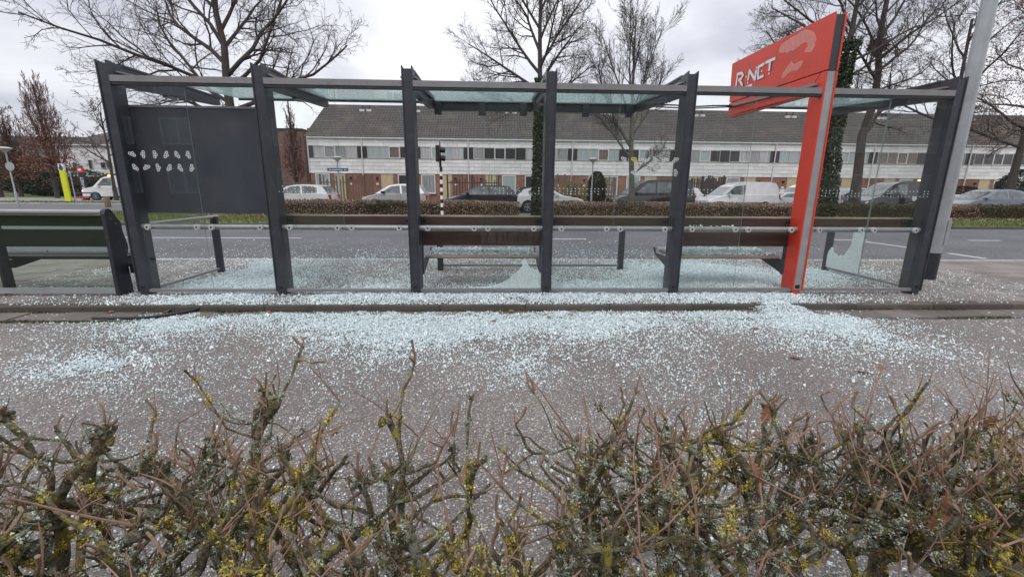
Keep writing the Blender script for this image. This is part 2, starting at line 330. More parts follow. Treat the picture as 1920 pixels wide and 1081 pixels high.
# buildings
def cladmat():
    m, N, L, p = newmat('white_cladding'); oi = N.new('ShaderNodeObjectInfo'); ge = N.new('ShaderNodeNewGeometry')
    a = ramp(N, L, oi.outputs['Random'], [(0, (0.62, 0.61, 0.62)), (1, (0.76, 0.745, 0.75))])
    n = noise(N, L, 1.1, 6, 0.65, vec=ge.outputs['Position'], stretch=(1, 1, 2.5)); d = ramp(N, L, n, [(0.5, (0,)*3), (0.78, (0.45,)*3)])
    L.new(mixc(N, L, d, a, (0.42, 0.405, 0.395)), p.inputs['Base Color']); p.inputs['Roughness'].default_value = 0.6; return m
M['cladding'] = cladmat()
M['clad_back'] = pmat('cladding_joint', (0.16, 0.155, 0.15), 0.9, 0.2, 3)
def brickmat(name, c1, c2, mortar, sc=1.0):
    m, N, L, p = newmat(name); ge = N.new('ShaderNodeNewGeometry'); sp = N.new('ShaderNodeSeparateXYZ'); L.new(ge.outputs['Position'], sp.inputs[0])
    ad = N.new('ShaderNodeMath'); L.new(sp.outputs[0], ad.inputs[0]); L.new(sp.outputs[1], ad.inputs[1]); cb = N.new('ShaderNodeCombineXYZ'); L.new(ad.outputs[0], cb.inputs[0]); L.new(sp.outputs[2], cb.inputs[1])
    b = N.new('ShaderNodeTexBrick'); L.new(cb.outputs[0], b.inputs['Vector']); b.inputs['Scale'].default_value = 1/sc
    b.inputs['Brick Width'].default_value = 0.22; b.inputs['Row Height'].default_value = 0.065; b.inputs['Mortar Size'].default_value = 0.006
    b.inputs['Color1'].default_value = (*c1, 1); b.inputs['Color2'].default_value = (*c2, 1); b.inputs['Mortar'].default_value = (*mortar, 1)
    n = noise(N, L, 0.9, 5, 0.6, vec=ge.outputs['Position']); f = ramp(N, L, n, [(0.3, (0.7,)*3), (0.7, (1.2,)*3)])
    mm = N.new('ShaderNodeMix'); mm.data_type = 'RGBA'; mm.blend_type = 'MULTIPLY'; mm.inputs[0].default_value = 1; L.new(b.outputs[0], mm.inputs[6]); L.new(f, mm.inputs[7])
    L.new(mm.outputs[2], p.inputs['Base Color']); p.inputs['Roughness'].default_value = 0.9; return m
M['brick'] = brickmat('red_brick', (0.23, 0.085, 0.06), (0.33, 0.13, 0.09), (0.25, 0.22, 0.20))
M['brick_dark'] = brickmat('brown_brick', (0.14, 0.07, 0.055), (0.20, 0.10, 0.08), (0.16, 0.13, 0.12))
def roofmat(name, c, lichen):
    m, N, L, p = newmat(name); ge = N.new('ShaderNodeNewGeometry'); P = ge.outputs['Position']
    sp = N.new('ShaderNodeSeparateXYZ'); L.new(P, sp.inputs[0])
    wv = N.new('ShaderNodeMath'); wv.operation = 'MULTIPLY'; L.new(sp.outputs[0], wv.inputs[0]); wv.inputs[1].default_value = 2*PI/0.24
    sn = N.new('ShaderNodeMath'); sn.operation = 'SINE'; L.new(wv.outputs[0], sn.inputs[0])
    rib = ramp(N, L, sn.outputs[0], [(0.0, (0.95,)*3), (0.7, (1.2,)*3), (0.95, (0.5,)*3)])
    n = noise(N, L, 9, 4, 0.7, vec=P); n2 = noise(N, L, 0.5, 6, 0.65, vec=P)
    col = ramp(N, L, n, [(0.3, tuple(k*0.6 for k in c)), (0.7, tuple(k*1.45 for k in c))])
    col = mixc(N, L, ramp(N, L, n2, [(0.5, (0,)*3), (0.72, (0.75,)*3)]), col, lichen)
    mm = N.new('ShaderNodeMix'); mm.data_type = 'RGBA'; mm.blend_type = 'MULTIPLY'; mm.inputs[0].default_value = 1; L.new(col, mm.inputs[6]); L.new(rib, mm.inputs[7])
    L.new(mm.outputs[2], p.inputs['Base Color']); p.inputs['Roughness'].default_value = 0.85; bump(N, L, p, sn.outputs[0], 0.6, 0.04); return m
M['roof'] = roofmat('grey_roof_tiles', (0.10, 0.091, 0.086), (0.19, 0.172, 0.125))
M['roof_brown'] = roofmat('brown_roof_tiles', (0.085, 0.072, 0.065), (0.13, 0.12, 0.10))
M['frame'] = pmat('window_frame', (0.42, 0.40, 0.37), 0.6, 0.08, 4)
M['frame_white'] = pmat('white_frame', (0.68, 0.68, 0.68), 0.55, 0.06, 4)
M['door_tan'] = pmat('tan_door', (0.50, 0.40, 0.24), 0.6, 0.08, 2)
M['pipe_white'] = pmat('white_pipe', (0.60, 0.60, 0.60), 0.5, 0.08, 4)
M['flash'] = pmat('pale_flashing', (0.55, 0.55, 0.56), 0.5, 0.25, 12)
def winmat(name, c, st=0.12, rough=0.06):
    m, N, L, p = newmat(name); ge = N.new('ShaderNodeNewGeometry')
    n = noise(N, L, 2.0, 3, 0.6, vec=ge.outputs['Position'], stretch=(6, 1, 0.4))
    L.new(ramp(N, L, n, [(0.35, tuple(k*(1-st) for k in c)), (0.65, tuple(k*(1+st) for k in c))]), p.inputs['Base Color'])
    p.inputs['Roughness'].default_value = 0.35; p.inputs['Coat Weight'].default_value = 0.8; p.inputs['Coat Roughness'].default_value = rough; return m
M['win_dark'] = winmat('window_dark', (0.035, 0.034, 0.038), 0.5)
M['win_panel'] = winmat('dark_panel', (0.022, 0.02, 0.024), 0.2, 0.2)
M['win_curtain'] = winmat('window_white_curtain', (0.42, 0.42, 0.43), 0.28)
M['win_net'] = winmat('window_net_curtain', (0.27, 0.28, 0.29), 0.35)
M['win_blue'] = winmat('window_blue_reflection', (0.34, 0.40, 0.42), 0.12)  # bluish reflection put into the pane colour
M['win_brown'] = winmat('window_brown_blind', (0.16, 0.125, 0.11), 0.3)
# vehicles
def carpaint(name, c, metal=0.0, rough=0.3):
    m, N, L, p = newmat(name); ge = N.new('ShaderNodeNewGeometry')
    n = noise(N, L, 3, 5, 0.6, vec=ge.outputs['Position'])
    L.new(ramp(N, L, n, [(0.3, tuple(k*0.9 for k in c)), (0.7, tuple(min(1, k*1.06) for k in c))]), p.inputs['Base Color'])
    p.inputs['Roughness'].default_value = rough; p.inputs['Metallic'].default_value = metal; p.inputs['Coat Weight'].default_value = 0.7; p.inputs['Coat Roughness'].default_value = 0.08; return m
M['car_white'] = carpaint('white_car_paint', (0.68, 0.68, 0.69)); M['car_silver'] = carpaint('silver_car_paint', (0.48, 0.48, 0.49), 0.4, 0.35)
M['car_dark'] = carpaint('dark_grey_car_paint', (0.028, 0.03, 0.038), 0.2); M['car_black'] = carpaint('black_car_paint', (0.012, 0.012, 0.014), 0, 0.25)
M['car_blue'] = carpaint('silver_blue_car_paint', (0.20, 0.235, 0.285), 0.3, 0.33)
m, N_, L_, p_ = newmat('car_glass'); p_.inputs['Base Color'].default_value = (0.03, 0.035, 0.038, 1); p_.inputs['Roughness'].default_value = 0.05; p_.inputs['Specular IOR Level'].default_value = 0.8
L_.new(ramp(N_, L_, noise(N_, L_, 3, 3), [(0.3, (0.05, 0.058, 0.06)), (0.7, (0.17, 0.19, 0.19))]), p_.inputs['Base Color']); M['car_glass'] = m  # pale mottling painted in for daylight seen through the windows
M['headlight'] = pmat('headlight_lens', (0.62, 0.63, 0.64), 0.12, 0.2, 30); M['tail_red'] = pmat('tail_light_red', (0.40, 0.02, 0.02), 0.2, 0.15, 20)
M['plate_yellow'] = pmat('yellow_plate', (0.62, 0.40, 0.03), 0.5, 0.06, 20); M['tyre'] = pmat('tyre', (0.018, 0.018, 0.018), 0.85, 0.2, 30)
M['hub'] = pmat('alloy_rim', (0.35, 0.35, 0.36), 0.35, 0.15, 10, metal=0.5)
def emat(name, c, e, st):
    m, N, L, p = newmat(name); p.inputs['Base Color'].default_value = (*c, 1); p.inputs['Emission Color'].default_value = (*e, 1); p.inputs['Emission Strength'].default_value = st; return m
M['amber_lit'] = emat('lit_amber_lamp', (0.7, 0.35, 0.05), (1.0, 0.5, 0.1), 2.5); M['head_lit'] = emat('lit_headlight', (0.8, 0.75, 0.6), (1.0, 0.75, 0.4), 2.0)
M['yellow_sign'] = pmat('yellow_pillar', (0.60, 0.63, 0.02), 0.5, 0.06, 4); M['blue_sign'] = pmat('blue_sign', (0.03, 0.08, 0.20), 0.5, 0.1, 5)
M['navy'] = pmat('navy_pillar', (0.02, 0.024, 0.05), 0.5, 0.1, 5); M['lamp_shade'] = pmat('lamp_shade', (0.52, 0.46, 0.36), 0.5, 0.08, 6)
def mesh_of(mb, name, mats, smooth=None):
    o = mb.build(name, mats, None, (0, 0, 0), smooth); me = o.data; bpy.data.objects.remove(o); return me
def put(name, me, parent, loc, rot=None, scale=None, label=None):
    o = bpy.data.objects.new(name, me); COL.objects.link(o)
    if parent is not None:
        o.parent = parent; po = parent.get('_o', (0, 0, 0)); loc = (loc[0]-po[0], loc[1]-po[1], loc[2]-po[2])
    o.location = loc
    if rot: o.rotation_euler = rot
    if scale: o.scale = scale
    if label: o['label'] = label
    return o
# ---- value noise in the plane (numpy)
_tab = nrng.random((256, 256))
def vnoise(x, y):
    xi = np.floor(x).astype(int); yi = np.floor(y).astype(int); fx = x-xi; fy = y-yi
    fx = fx*fx*(3-2*fx); fy = fy*fy*(3-2*fy); g = lambda a, b: _tab[a & 255, b & 255]
    return (g(xi, yi)*(1-fx)+g(xi+1, yi)*fx)*(1-fy)+(g(xi, yi+1)*(1-fx)+g(xi+1, yi+1)*fx)*fy
def fbm(x, y, o=4):
    s = 0; a = 0.5; t = 0
    for i in range(o): s = s+a*vnoise(x*2**i+17*i, y*2**i+5*i); t += a; a *= 0.55
    return s/t
# ================================================================== the ground
def sheet(name, x0, y0, x1, y1, z, mat, kind='structure', parent=None, thick=None):
    mb = MB()
    if thick: mb.box(x0, y0, z-thick, x1, y1, z)
    else: mb.add([(x0,y0,z),(x1,y0,z),(x1,y1,z),(x0,y1,z)], [(0,1,2,3)])
    o = mb.build(name, mat, parent, (0, 0, 0), kind=kind); return o
ground = sheet('ground', -600, -300, 600, 900, -0.03, M['grass_ground'])
path = sheet('bike_path', -60, -4, 60, 4.64, 0.0, M['path'])
road = sheet('road', -200, 8.3, 200, 16.12, 0.0, M['road'])
lane = sheet('parking_lane', -14.5, 22.6, 60, 28.6, -0.004, M['road'])
fpath = sheet('far_pavement', -14.5, 28.7, 60, 31.0, 0.05, M['road_light'], thick=0.09)
side = sheet('side_road', -120, 24.9, -14.6, 32.6, -0.008, M['road'])
fork = sheet('side_road_opening', -30, 16.2, -22, 24.9, -0.012, M['road'])
pale = sheet('pale_road', -160, 37.4, -16, 46.5, -0.004, M['road_light'])
skerb = sheet('side_kerb', -120, 32.6, -14.6, 32.85, 0.07, M['kerb_pale'], thick=0.12)
# verge on the far side of the road
verge = sheet('verge', -21.9, 16.26, 60, 22.55, 0.07, M['grass_ground'], thick=0.12)
verge2 = sheet('verge', -90, 16.26, -30.1, 24.8, 0.07, M['grass_ground'], thick=0.12)
fk = MB(); fk.box(-21.9, 16.12, -0.05, 60, 16.26, 0.085); fk.build('far_kerb', M['kerb'], None, (0, 0, 0), kind='structure')
fk = MB(); fk.box(-90, 16.12, -0.05, -30.1, 16.26, 0.085); fk.build('far_kerb', M['kerb'], None, (0, 0, 0), kind='structure')
# road markings
mk = []
for x0, x1 in ((-60, -5.32), (-2.4, -1.4), (1.62, 2.62), (5.7, 6.7), (9.9, 10.9), (14.0, 15.0), (18.1, 19.1), (22.2, 23.2)):
    sheet('lane_marking', x0, 12.31, x1, 12.42, 0.004, M['paint'])
def bentline(pts, w, z):
    mb = MB(); v = []
    for i, (x, y) in enumerate(pts):
        a = pts[max(i-1, 0)]; b = pts[min(i+1, len(pts)-1)]; dx, dy = b[0]-a[0], b[1]-a[1]; l = math.hypot(dx, dy)
        v += [(x-dy/l*w/2, y+dx/l*w/2, z), (x+dy/l*w/2, y-dx/l*w/2, z)]
    mb.add(v, [(2*i, 2*i+1, 2*i+3, 2*i+2) for i in range(len(pts)-1)]); return mb
bentline([(10.47, 12.25), (10.50, 11.95), (10.58, 10.95), (10.60, 9.95)], 0.12, 0.005).build('lane_marking', M['paint'], None, (0, 0, 0), kind='structure')
bentline([(10.62, 9.75), (10.63, 8.95)], 0.12, 0.005).build('lane_marking', M['paint'], None, (0, 0, 0), kind='structure')
for k in range(-7, 12):
    x = -3.42+k*0.605
    sheet('lane_marking', x-0.15, 8.50, x+0.17, 8.66, 0.004, M['paint'])
# ---- platform: base, tiles, kerbs
plat = MB(); plat.box(-30, 5.06, -0.05, 30, 8.18, 0.076)
platform = plat.build('platform', M['joint'], None, (0, 0, 0), kind='structure')
g = 0.004; tb = MB(); tb.bbox(g, g, -0.03, 0.30-g, 0.30-g, 0, 0.006)
tile_me = mesh_of(tb, 'paving_tile', M['tile'])
cells = []
for j in range(10):
    for i in range(-46, 56):
        x = i*0.30+(0.15 if j % 2 else 0); y = 5.085+j*0.305
        d = math.hypot(x-0.3, y); vis = (abs(x-0.4) < 1.20*y+0.5); cells.append((0 if vis else 1, (d if (x > 4.5 or x < -3.7 or j < 3) else d+4), x, y))
cells.sort(); rest = MB()
for n, (v_, d, x, y) in enumerate(cells):
    dz = rng.uniform(-0.003, 0.003); tilt = (rng.uniform(-.008, .008), rng.uniform(-.008, .008), rng.uniform(-.006, .006))
    if n < 300: put('paving_tile', tile_me, platform, (x, y, 0.0855+dz), tilt)
    else: rest.bbox(x+g, y+g, 0.055, x+0.30-g, y+0.30-g, 0.0855+dz, 0.006)
rest.build('paving_tiles', M['tile'], platform, (0, 0, 0), kind='stuff')
kb = MB(); kb.bbox(0.003, 0, -0.14, 0.997, 0.105, 0, 0.012); kerb_me = mesh_of(kb, 'kerb_stone', M['kerb'])
kerb = MB().box(-30, 4.975, -0.2, 30, 5.05, 0.02).build('kerb', M['joint'], None, (0, 0, 0), kind='structure')
for i in range(-12, 14):
    put('kerb_stone', kerb_me, kerb, (i*1.0+0.37, 4.952+rng.uniform(-.004, .004), 0.086+rng.uniform(-.004, .004)), (0, 0, rng.uniform(-.003, .003)))
kb2 = MB(); kb2.bbox(0.003, 0, -0.13, 0.997, 0.14, 0, 0.012); kerb2_me = mesh_of(kb2, 'kerb_stone', M['kerb_pale'])
kerb2 = MB().box(-30, 8.20, -0.2, 30, 8.29, 0.02).build('road_kerb', M['joint'], None, (0, 0, 0), kind='structure')
for i in range(-14, 18): put('kerb_stone', kerb2_me, kerb2, (i*1.0+0.1, 8.18, 0.087+rng.uniform(-.003, .003)))
gut = MB().add([(-60, 4.60, 0.002), (60, 4.60, 0.002), (60, 4.96, 0.002), (-60, 4.96, 0.002)], [(0, 1, 2, 3)]).build('gutter_strip', M['joint'], None, (0, 0, 0), kind='structure')
tb = MB(); tb.bbox(0.004, 0.004, -0.03, 0.40, 0.318, 0, 0.006); gt_me = mesh_of(tb, 'paving_tile', M['gutter'])
for i in range(-22, 26):
    put('paving_tile', gt_me, gut, (i*0.405+0.1, 4.627, 0.013+rng.uniform(-.004, .004)), (rng.uniform(-.01, .01), rng.uniform(-.008, .008), rng.uniform(-.008, .008)))

# ================================================================== bus shelter
ZP = 0.085
PX = [-4.315, -2.648, -0.984, 0.668, 2.320, 3.965, 5.597]
shelter = thing('bus_shelter', 'long vandalised bus shelter with dark grey posts, glass panes and shattered glass around it', 'bus shelter', (0.64, 5.5, ZP))
def post_mb():
    mb = MB(); zt = 2.67
    for sx in (-1, 1):
        x = sx*0.056
        mb.prism([(5.425, 0.05), (5.635, 0.05), (5.635, zt-0.02), (5.425, zt)], 'x', x-0.0065, x+0.0065)
    mb.box(-0.0495, 5.437, 0.055, 0.0495, 5.449, zt-0.03)
    mb.box(-0.0495, 5.617, 0.05, 0.0495, 5.629, zt-0.05)
    mb.box(-0.045, 5.44, 0.0, 0.045, 5.625, 0.0495)
    mb.box(-0.022, 5.433, 0.085, 0.016, 5.4365, 0.12, 1)
    return mb
post_me = mesh_of(post_mb(), 'post', [M['anthracite'], M['black']])
def arm_mb():
    mb = MB()
    mb.prism([(5.638, 2.44), (5.638, 2.655), (7.50, 2.665), (7.50, 2.545)], 'x', -0.047, 0.047)
    mb.box(-0.058, 5.645, 2.648, 0.058, 7.51, 2.672)   # top flange
    mb.box(-0.03, 6.35, 2.455, 0.03, 6.55, 2.4875, 1)
    return mb
arm_me = mesh_of(arm_mb(), 'roof_arm', [M['anthracite'], M['alu']])
for i, x in enumerate(PX):
    if i == 5: continue
    put('post', post_me, shelter, (x, 0, ZP)); put('roof_arm', arm_me, shelter, (x, 0, ZP))
cl_mb = MB(); cl_mb.disc((0, 0, 0), 'y', 0.036, 0.022, 16); cl_mb.disc((0, -0.013, 0), 'y', 0.030, 0.008, 16); cl_mb.disc((0, -0.0185, 0), 'y', 0.012, 0.004, 10, 1)
clamp_me = mesh_of(cl_mb, 'clamp', [M['clamp'], M['black']], 40)
# pretzel-like printed mark: three rings in a row with a crossing tail
def ring(mb, c, r, w, k=14, t=0.0012):
    th = np.arange(k)*2*PI/k; v = []
    for a in th: v += [(c[0]+math.cos(a)*(r-w), 0, c[1]+math.sin(a)*(r-w)), (c[0]+math.cos(a)*(r+w), 0, c[1]+math.sin(a)*(r+w))]
    mb.add(v, [(2*i, 2*i+1, (2*i+3) % (2*k), (2*i+2) % (2*k)) for i in range(k)])
kn = MB(); ring(kn, (-0.034, 0.006), 0.017, 0.0068); ring(kn, (0.006, 0.020), 0.016, 0.0068); ring(kn, (0.034, -0.008), 0.017, 0.0068)
kn.add([(-0.030, 0, -0.018), (0.016, 0, -0.030), (0.019, 0, -0.022), (-0.027, 0, -0.010)], [(0, 1, 2, 3)])
knot_me = mesh_of(kn, 'logo_sticker', M['sticker'])
kn2 = MB(); ring(kn2, (-0.022, 0.004), 0.0135, 0.0055); ring(kn2, (0.004, 0.014), 0.0125, 0.0055); ring(kn2, (0.024, -0.006), 0.0135, 0.0055)
kn2.add([(-0.01, 0, -0.012), (0.02, 0, -0.04), (0.03, 0, -0.03), (0.0, 0, -0.002)], [(0, 1, 2, 3)]); knoty_me = mesh_of(kn2, 'logo_sticker', M['yellow_tape'])
# dotted warning band: one column pattern repeated
def dots_mb(x0, x1, ztop, y, seed):
    r = random.Random(seed); mb = MB(); x = x0
    rows = (ztop, ztop-0.031, ztop-0.062)
    while x < x1:
        for k, z in enumerate(rows):
            if r.random() < (0.85, 0.42, 0.85)[k]:
                th = np.arange(8)*PI/4; mb.add([(x+0.0072*math.cos(a), y, z+0.0072*math.sin(a)) for a in th], [tuple(range(8))])
        x += 0.048
    return mb
present = {0: (1, 0), 1: (1, 0), 2: (0, 1), 3: (1, 1), 4: (1, 0), 5: (1, 1)}
Yg = 5.462
for i in range(6):
    xa, xb = PX[i]+0.063, PX[i+1]-0.063
    if i == 4: xb = PX[5]-0.075
    if i == 5: xa = PX[5]+0.075
    mb = MB(); mb.box(xa, 5.425, 2.535, xb, 5.50, 2.600); mb.box(xa, 5.432, 2.505, xb, 5.490, 2.5345, 1)
    mb.build('top_beam', [M['alu'], M['dark_metal']], shelter)
    mb = MB(); mb.box(xa, 5.437, 0.130, xb, 5.487, 0.166); mb.build('bottom_rail', M['alu'], shelter)
    hr = MB(); hr.tube([(xa-0.0, 5.515, 0.927), (xb+0.0, 5.515, 0.927)], 0.032, 14)
    rail = hr.build('handrail', M['rail'], shelter, smooth=40); rail['_o'] = shelter['_o']
    xm = (xa+xb)/2
    for cx in (xa+0.11, xm-0.085, xm+0.085, xb-0.11): put('clamp', clamp_me, rail, (cx, 5.452, 0.927), (0, rng.uniform(0, 3), 0))
    for side_ in (0, 1):
        if not present[i][side_]: continue
        a, b = (xa-0.004, xm-0.006) if side_ == 0 else (xm+0.006, xb+0.004)
        mb = MB(); z0, z1, y0, y1 = 0.165, 2.515, Yg, Yg+0.010
        v = [(a,y0,z0),(b,y0,z0),(b,y1,z0),(a,y1,z0),(a,y0,z1),(b,y0,z1),(b,y1,z1),(a,y1,z1)]
        mb.add(v, [(0,1,5,4),(2,3,7,6)]); mb.add(v, [(0,3,2,1),(4,5,6,7),(1,2,6,5),(3,0,4,7)], 1)
        pane = mb.build('glass_pane', [M['pane'], M['glass_edge']], shelter); pane['_o'] = shelter['_o']
        if (i, side_) in ((0, 0), (3, 1)):
            for rrow, z in ((0, 1.762), (1, 1.616)):
                for k in range(6):
                    if (i, rrow) == (3, 1) and k in (0, 2, 3, 4): continue
                    x = a+0.075+k*0.127+(0.0 if rrow == 0 else 0.012)
                    me = knoty_me if (i == 3 and rrow == 0 and k == 1) else knot_me
                    put('logo_sticker', me, pane, (x, Yg-0.0015, z), (0, rng.uniform(0, 6.28), 0), (0.76 if me is knot_me else 1.0,)*3)
        else:
            dots_mb(a+0.03, b-0.02, 1.415, Yg-0.0015, i*2+side_).build('dot_stickers', M['sticker'], pane, kind='stuff')
# roof glass, clamp bars, front edges
def roofpane(xa, xb, y0=5.50, y1=7.42):
    mb = MB(); z0, z1 = 2.602, 2.728
    v = [(xa,y0,z0),(xb,y0,z0),(xb,y1,z1),(xa,y1,z1)]; v += [(x, y, z+0.012) for x, y, z in v]
    mb.add(v, [(0,3,2,1),(4,5,6,7)]); mb.add(v, [(0,1,5,4),(1,2,6,5),(2,3,7,6),(3,0,4,7)], 1); return mb
for i in (0, 1, 2, 3, 5):
    xa, xb = PX[i]+0.075, PX[i+1]-0.075
    if i == 0: xa += 0.30
    roofpane(xa, xb).build('roof_glass', [M['roof_glass'], M['glass_edge_dark']], shelter)
    if i in (1, 0, 5): MB().box(xa, 7.421, 2.70, xb, 7.445, 2.735).build('roof_edge_strip', M['dark_metal'], shelter)
for i, x in enumerate(PX):
    for s in (-1, 1):
        if (i == 0 and s < 0) or (i == 6 and s > 0) or i == 5: continue
        xx = x+s*0.075; mb = MB(); z0, z1 = 2.645, 2.742
        L1 = 7.2 if i not in (0, 6) else 6.3
        z1 = z0+(L1-5.52)*0.05
        v = [(xx-.018,5.52,z0),(xx+.018,5.52,z0),(xx+.018,L1,z1),(xx-.018,L1,z1)]; v += [(a, b, c+0.018) for a, b, c in v]
        mb.add(v, [(0,3,2,1),(4,5,6,7),(0,1,5,4),(1,2,6,5),(2,3,7,6),(3,0,4,7)]); mb.build('clamp_bar', M['alu'], shelter)
for i in (2, 3):
    xa, xb = PX[i]+0.05, PX[i+1]-0.05
    mb = MB(); mb.box(xa, 7.43, 2.60, xb, 7.50, 2.715); mb.box(xa, 7.40, 2.722, xb, 7.50, 2.742); f = mb.build('fascia', M['anthracite'], shelter); f['_o'] = shelter['_o']
    for bx in ((-0.878, -0.184, 0.472) if i == 2 else (0.83, 1.47, 2.166)):
        mb = MB(); mb.prism([(7.385, 2.55), (7.43, 2.535), (7.43, 2.735), (7.385, 2.735)], 'x', bx-0.055, bx+0.055); mb.build('hanger', M['anthracite'], f)
# bent leftover edge rail where the roof glass of the fifth bay fell out
mb = MB(); mb.tube([(2.36, 7.44, 2.745), (2.9, 7.44, 2.735), (3.25, 7.43, 2.715), (3.55, 7.44, 2.735), (3.93, 7.44, 2.745)], 0.012, 6)
mb.tube([(2.36, 7.46, 2.72), (2.9, 7.46, 2.70), (3.25, 7.44, 2.69), (3.55, 7.46, 2.71), (3.93, 7.46, 2.73)], 0.010, 6); mb.build('bent_edge_rail', M['dark_metal'], shelter)
# poster board in the first bay
mb = MB(); mb.box(-4.262, 5.64, 1.082, -2.70, 5.70, 2.30); mb.box(-4.285, 5.63, 2.3005, -2.70, 5.71, 2.325, 1); mb.build('poster_board', [M['board'], M['alu']], shelter)
# planks
bp = MB(); bp.box(-0.13, 5.650, 0.0, 0.13, 5.6585, 0.105)
for bx in (-0.115, -0.08, 0.08, 0.115):
    for bz in (0.022, 0.082): bp.disc((bx, 5.6485, bz), 'y', 0.006, 0.004, 8, 1)
bp_me = mesh_of(bp, 'bolt_plate', [M['black'], M['alu']])
for i in range(1, 6):
    xa, xb = PX[i]+0.03, PX[i+1]-0.03
    if i == 5: xb = PX[6]-0.055
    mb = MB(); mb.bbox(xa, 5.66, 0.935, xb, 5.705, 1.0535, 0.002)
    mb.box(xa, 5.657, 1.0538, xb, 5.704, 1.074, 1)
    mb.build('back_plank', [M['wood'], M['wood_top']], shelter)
for i in range(1, 7): put('bolt_plate', bp_me, shelter, (PX[i]+(-0.05 if i == 6 else 0), 0, 0.948))
for i in (2, 4):
    xa, xb = PX[i]+0.07, PX[i+1]-0.07
    MB().bbox(xa, 5.66, 0.688, xb, 5.705, 0.875, 0.006).build('back_plank', M['wood'], shelter)
    for k, (y0, y1) in enumerate(((5.73, 5.99), (6.035, 6.33))):
        mb = MB(); prof = [(y0+0.012, 0.508), (y0, 0.52), (y0, 0.543), (y0+0.01, 0.552), (y1-0.01, 0.552), (y1, 0.543), (y1, 0.52), (y1-0.012, 0.508)]
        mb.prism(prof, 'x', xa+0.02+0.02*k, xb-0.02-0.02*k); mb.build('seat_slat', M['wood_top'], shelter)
    for sx, xx in ((1, xa-0.002), (-1, xb+0.002)):
        mb = MB(); prof = [(5.64, 0.33), (5.68, 0.30), (5.73, 0.33), (6.33, 0.470), (6.43, 0.55), (6.41, 0.585), (6.36, 0.57), (6.34, 0.506), (5.72, 0.507), (5.712, 0.60), (5.72, 0.72), (5.708, 0.90), (5.64, 0.92)]
        mb.prism(prof, 'x', xx-0.006, xx+0.006); mb.build('seat_bracket', M['anthracite'], shelter)
# low screens on the road side
lg = MB(); lg.box(-0.045, -0.03, 0, 0.045, 0.03, 0.865); leg_me = mesh_of(lg, 'screen_leg', M['anthracite'])
for x, y in ((-4.28, 6.95), (-0.874, 7.13), (2.12, 7.18), (5.625, 7.11)): put('screen_leg', leg_me, shelter, (x, y, ZP))
for x, y1 in ((-4.285, 7.05), (5.60, 7.14)):
    MB().tube([(x, 5.585, 0.945), (x, y1, 0.945)], 0.026, 10).build('screen_rail', M['rail'], shelter, smooth=40)
    MB().box(x-0.02, 5.585, 0.132, x+0.02, y1-0.12, 0.165).build('screen_rail', M['alu'], shelter)
MB().tube([(-0.95, 7.13, 0.95), (2.2, 7.18, 0.95)], 0.024, 10).build('screen_rail', M['rail'], shelter, smooth=40)
MB().box(-0.83, 7.13, 0.15, 2.075, 7.165, 0.185).build('screen_rail', M['alu'], shelter)
# remains of shattered panes still in their frames
mb = MB(); mb.prism([(7.073, 0.166), (7.08, 0.354), (7.06, 0.431), (7.035, 0.47), (7.008, 0.503), (6.985, 0.485), (6.965, 0.43), (6.941, 0.415), (6.89, 0.40), (6.85, 0.367), (6.80, 0.405), (6.756, 0.399), (6.72, 0.42), (6.687, 0.478), (6.65, 0.53), (6.621, 0.605), (6.625, 0.70), (6.613, 0.798), (6.607, 0.90), (6.407, 0.90), (6.42, 0.70), (6.428, 0.524), (6.405, 0.38), (6.412, 0.237), (6.399, 0.166)], 'x', 5.595, 5.605)
mb.build('shattered_pane', M['shattered_dense'], shelter, label='jagged crazed remnant of the low side pane')
mb = MB(); mb.prism([(0.396, 0.563), (0.412, 0.52), (0.431, 0.489), (0.459, 0.434), (0.49, 0.43), (0.513, 0.413), (0.554, 0.42), (0.575, 0.385), (0.600, 0.36), (0.601, 0.172), (-0.312, 0.172), (-0.20, 0.185), (-0.143, 0.192), (-0.06, 0.20), (0.027, 0.22), (0.11, 0.25), (0.196, 0.296), (0.22, 0.335), (0.284, 0.379), (0.33, 0.427), (0.36, 0.45), (0.349, 0.522), (0.375, 0.54)], 'y', 5.447, 5.457)
mb.build('shattered_pane', M['shattered'], shelter, label='crazed triangular remnant in the lower corner of the third bay')
# small lost bracket on the first post
MB().box(-4.255, 5.55, 0.50, -4.20, 5.57, 0.54).build('bracket', M['black'], shelter)
# ================================================================== red pylon sign
XS = 3.965
sign = thing('sign_pylon', 'tall red pylon sign with peeling red plate and white lettering, built into the bus shelter', 'sign', (XS, 5.52, ZP))
mb = MB()
for sx in (-1, 1):
    mb.prism([(5.42, ZP+0.05), (5.655, ZP+0.05), (5.655, 2.60), (5.50, 2.785), (5.42, 2.785)], 'x', XS+sx*0.062-0.010, XS+sx*0.062+0.010)
mb.box(XS-0.0515, 5.64, ZP+0.05, XS+0.0515, 5.652, 2.6); mb.box(XS-0.05, 5.44, ZP, XS+0.05, 5.62, ZP+0.0495)
mb.build('post', M['red'], sign)
mb = MB(); mb.box(XS-0.0515, 5.432, ZP+0.06, XS+0.0515, 5.446, 2.785); mb.box(XS-0.03, 5.4285, 0.165, XS+0.03, 5.4315, 0.215, 1); mb.build('front_strip', [M['galv'], M['black']], sign)
MB().box(XS-0.0515, 5.432, 2.795, XS+0.0515, 5.446, 3.385).build('front_strip', M['anthracite'], sign)
mb = MB()
mb.prism([(5.42, 2.798), (7.60, 2.815), (7.645, 3.415), (5.42, 3.405)], 'x', XS-0.072, XS-0.052)
mb.prism([(5.42, 2.798), (7.60, 2.815), (7.645, 3.415), (5.42, 3.405)], 'x', XS+0.052, XS+0.072)
panel = mb.build('sign_panel', M['red'], sign); panel['_o'] = sign['_o']
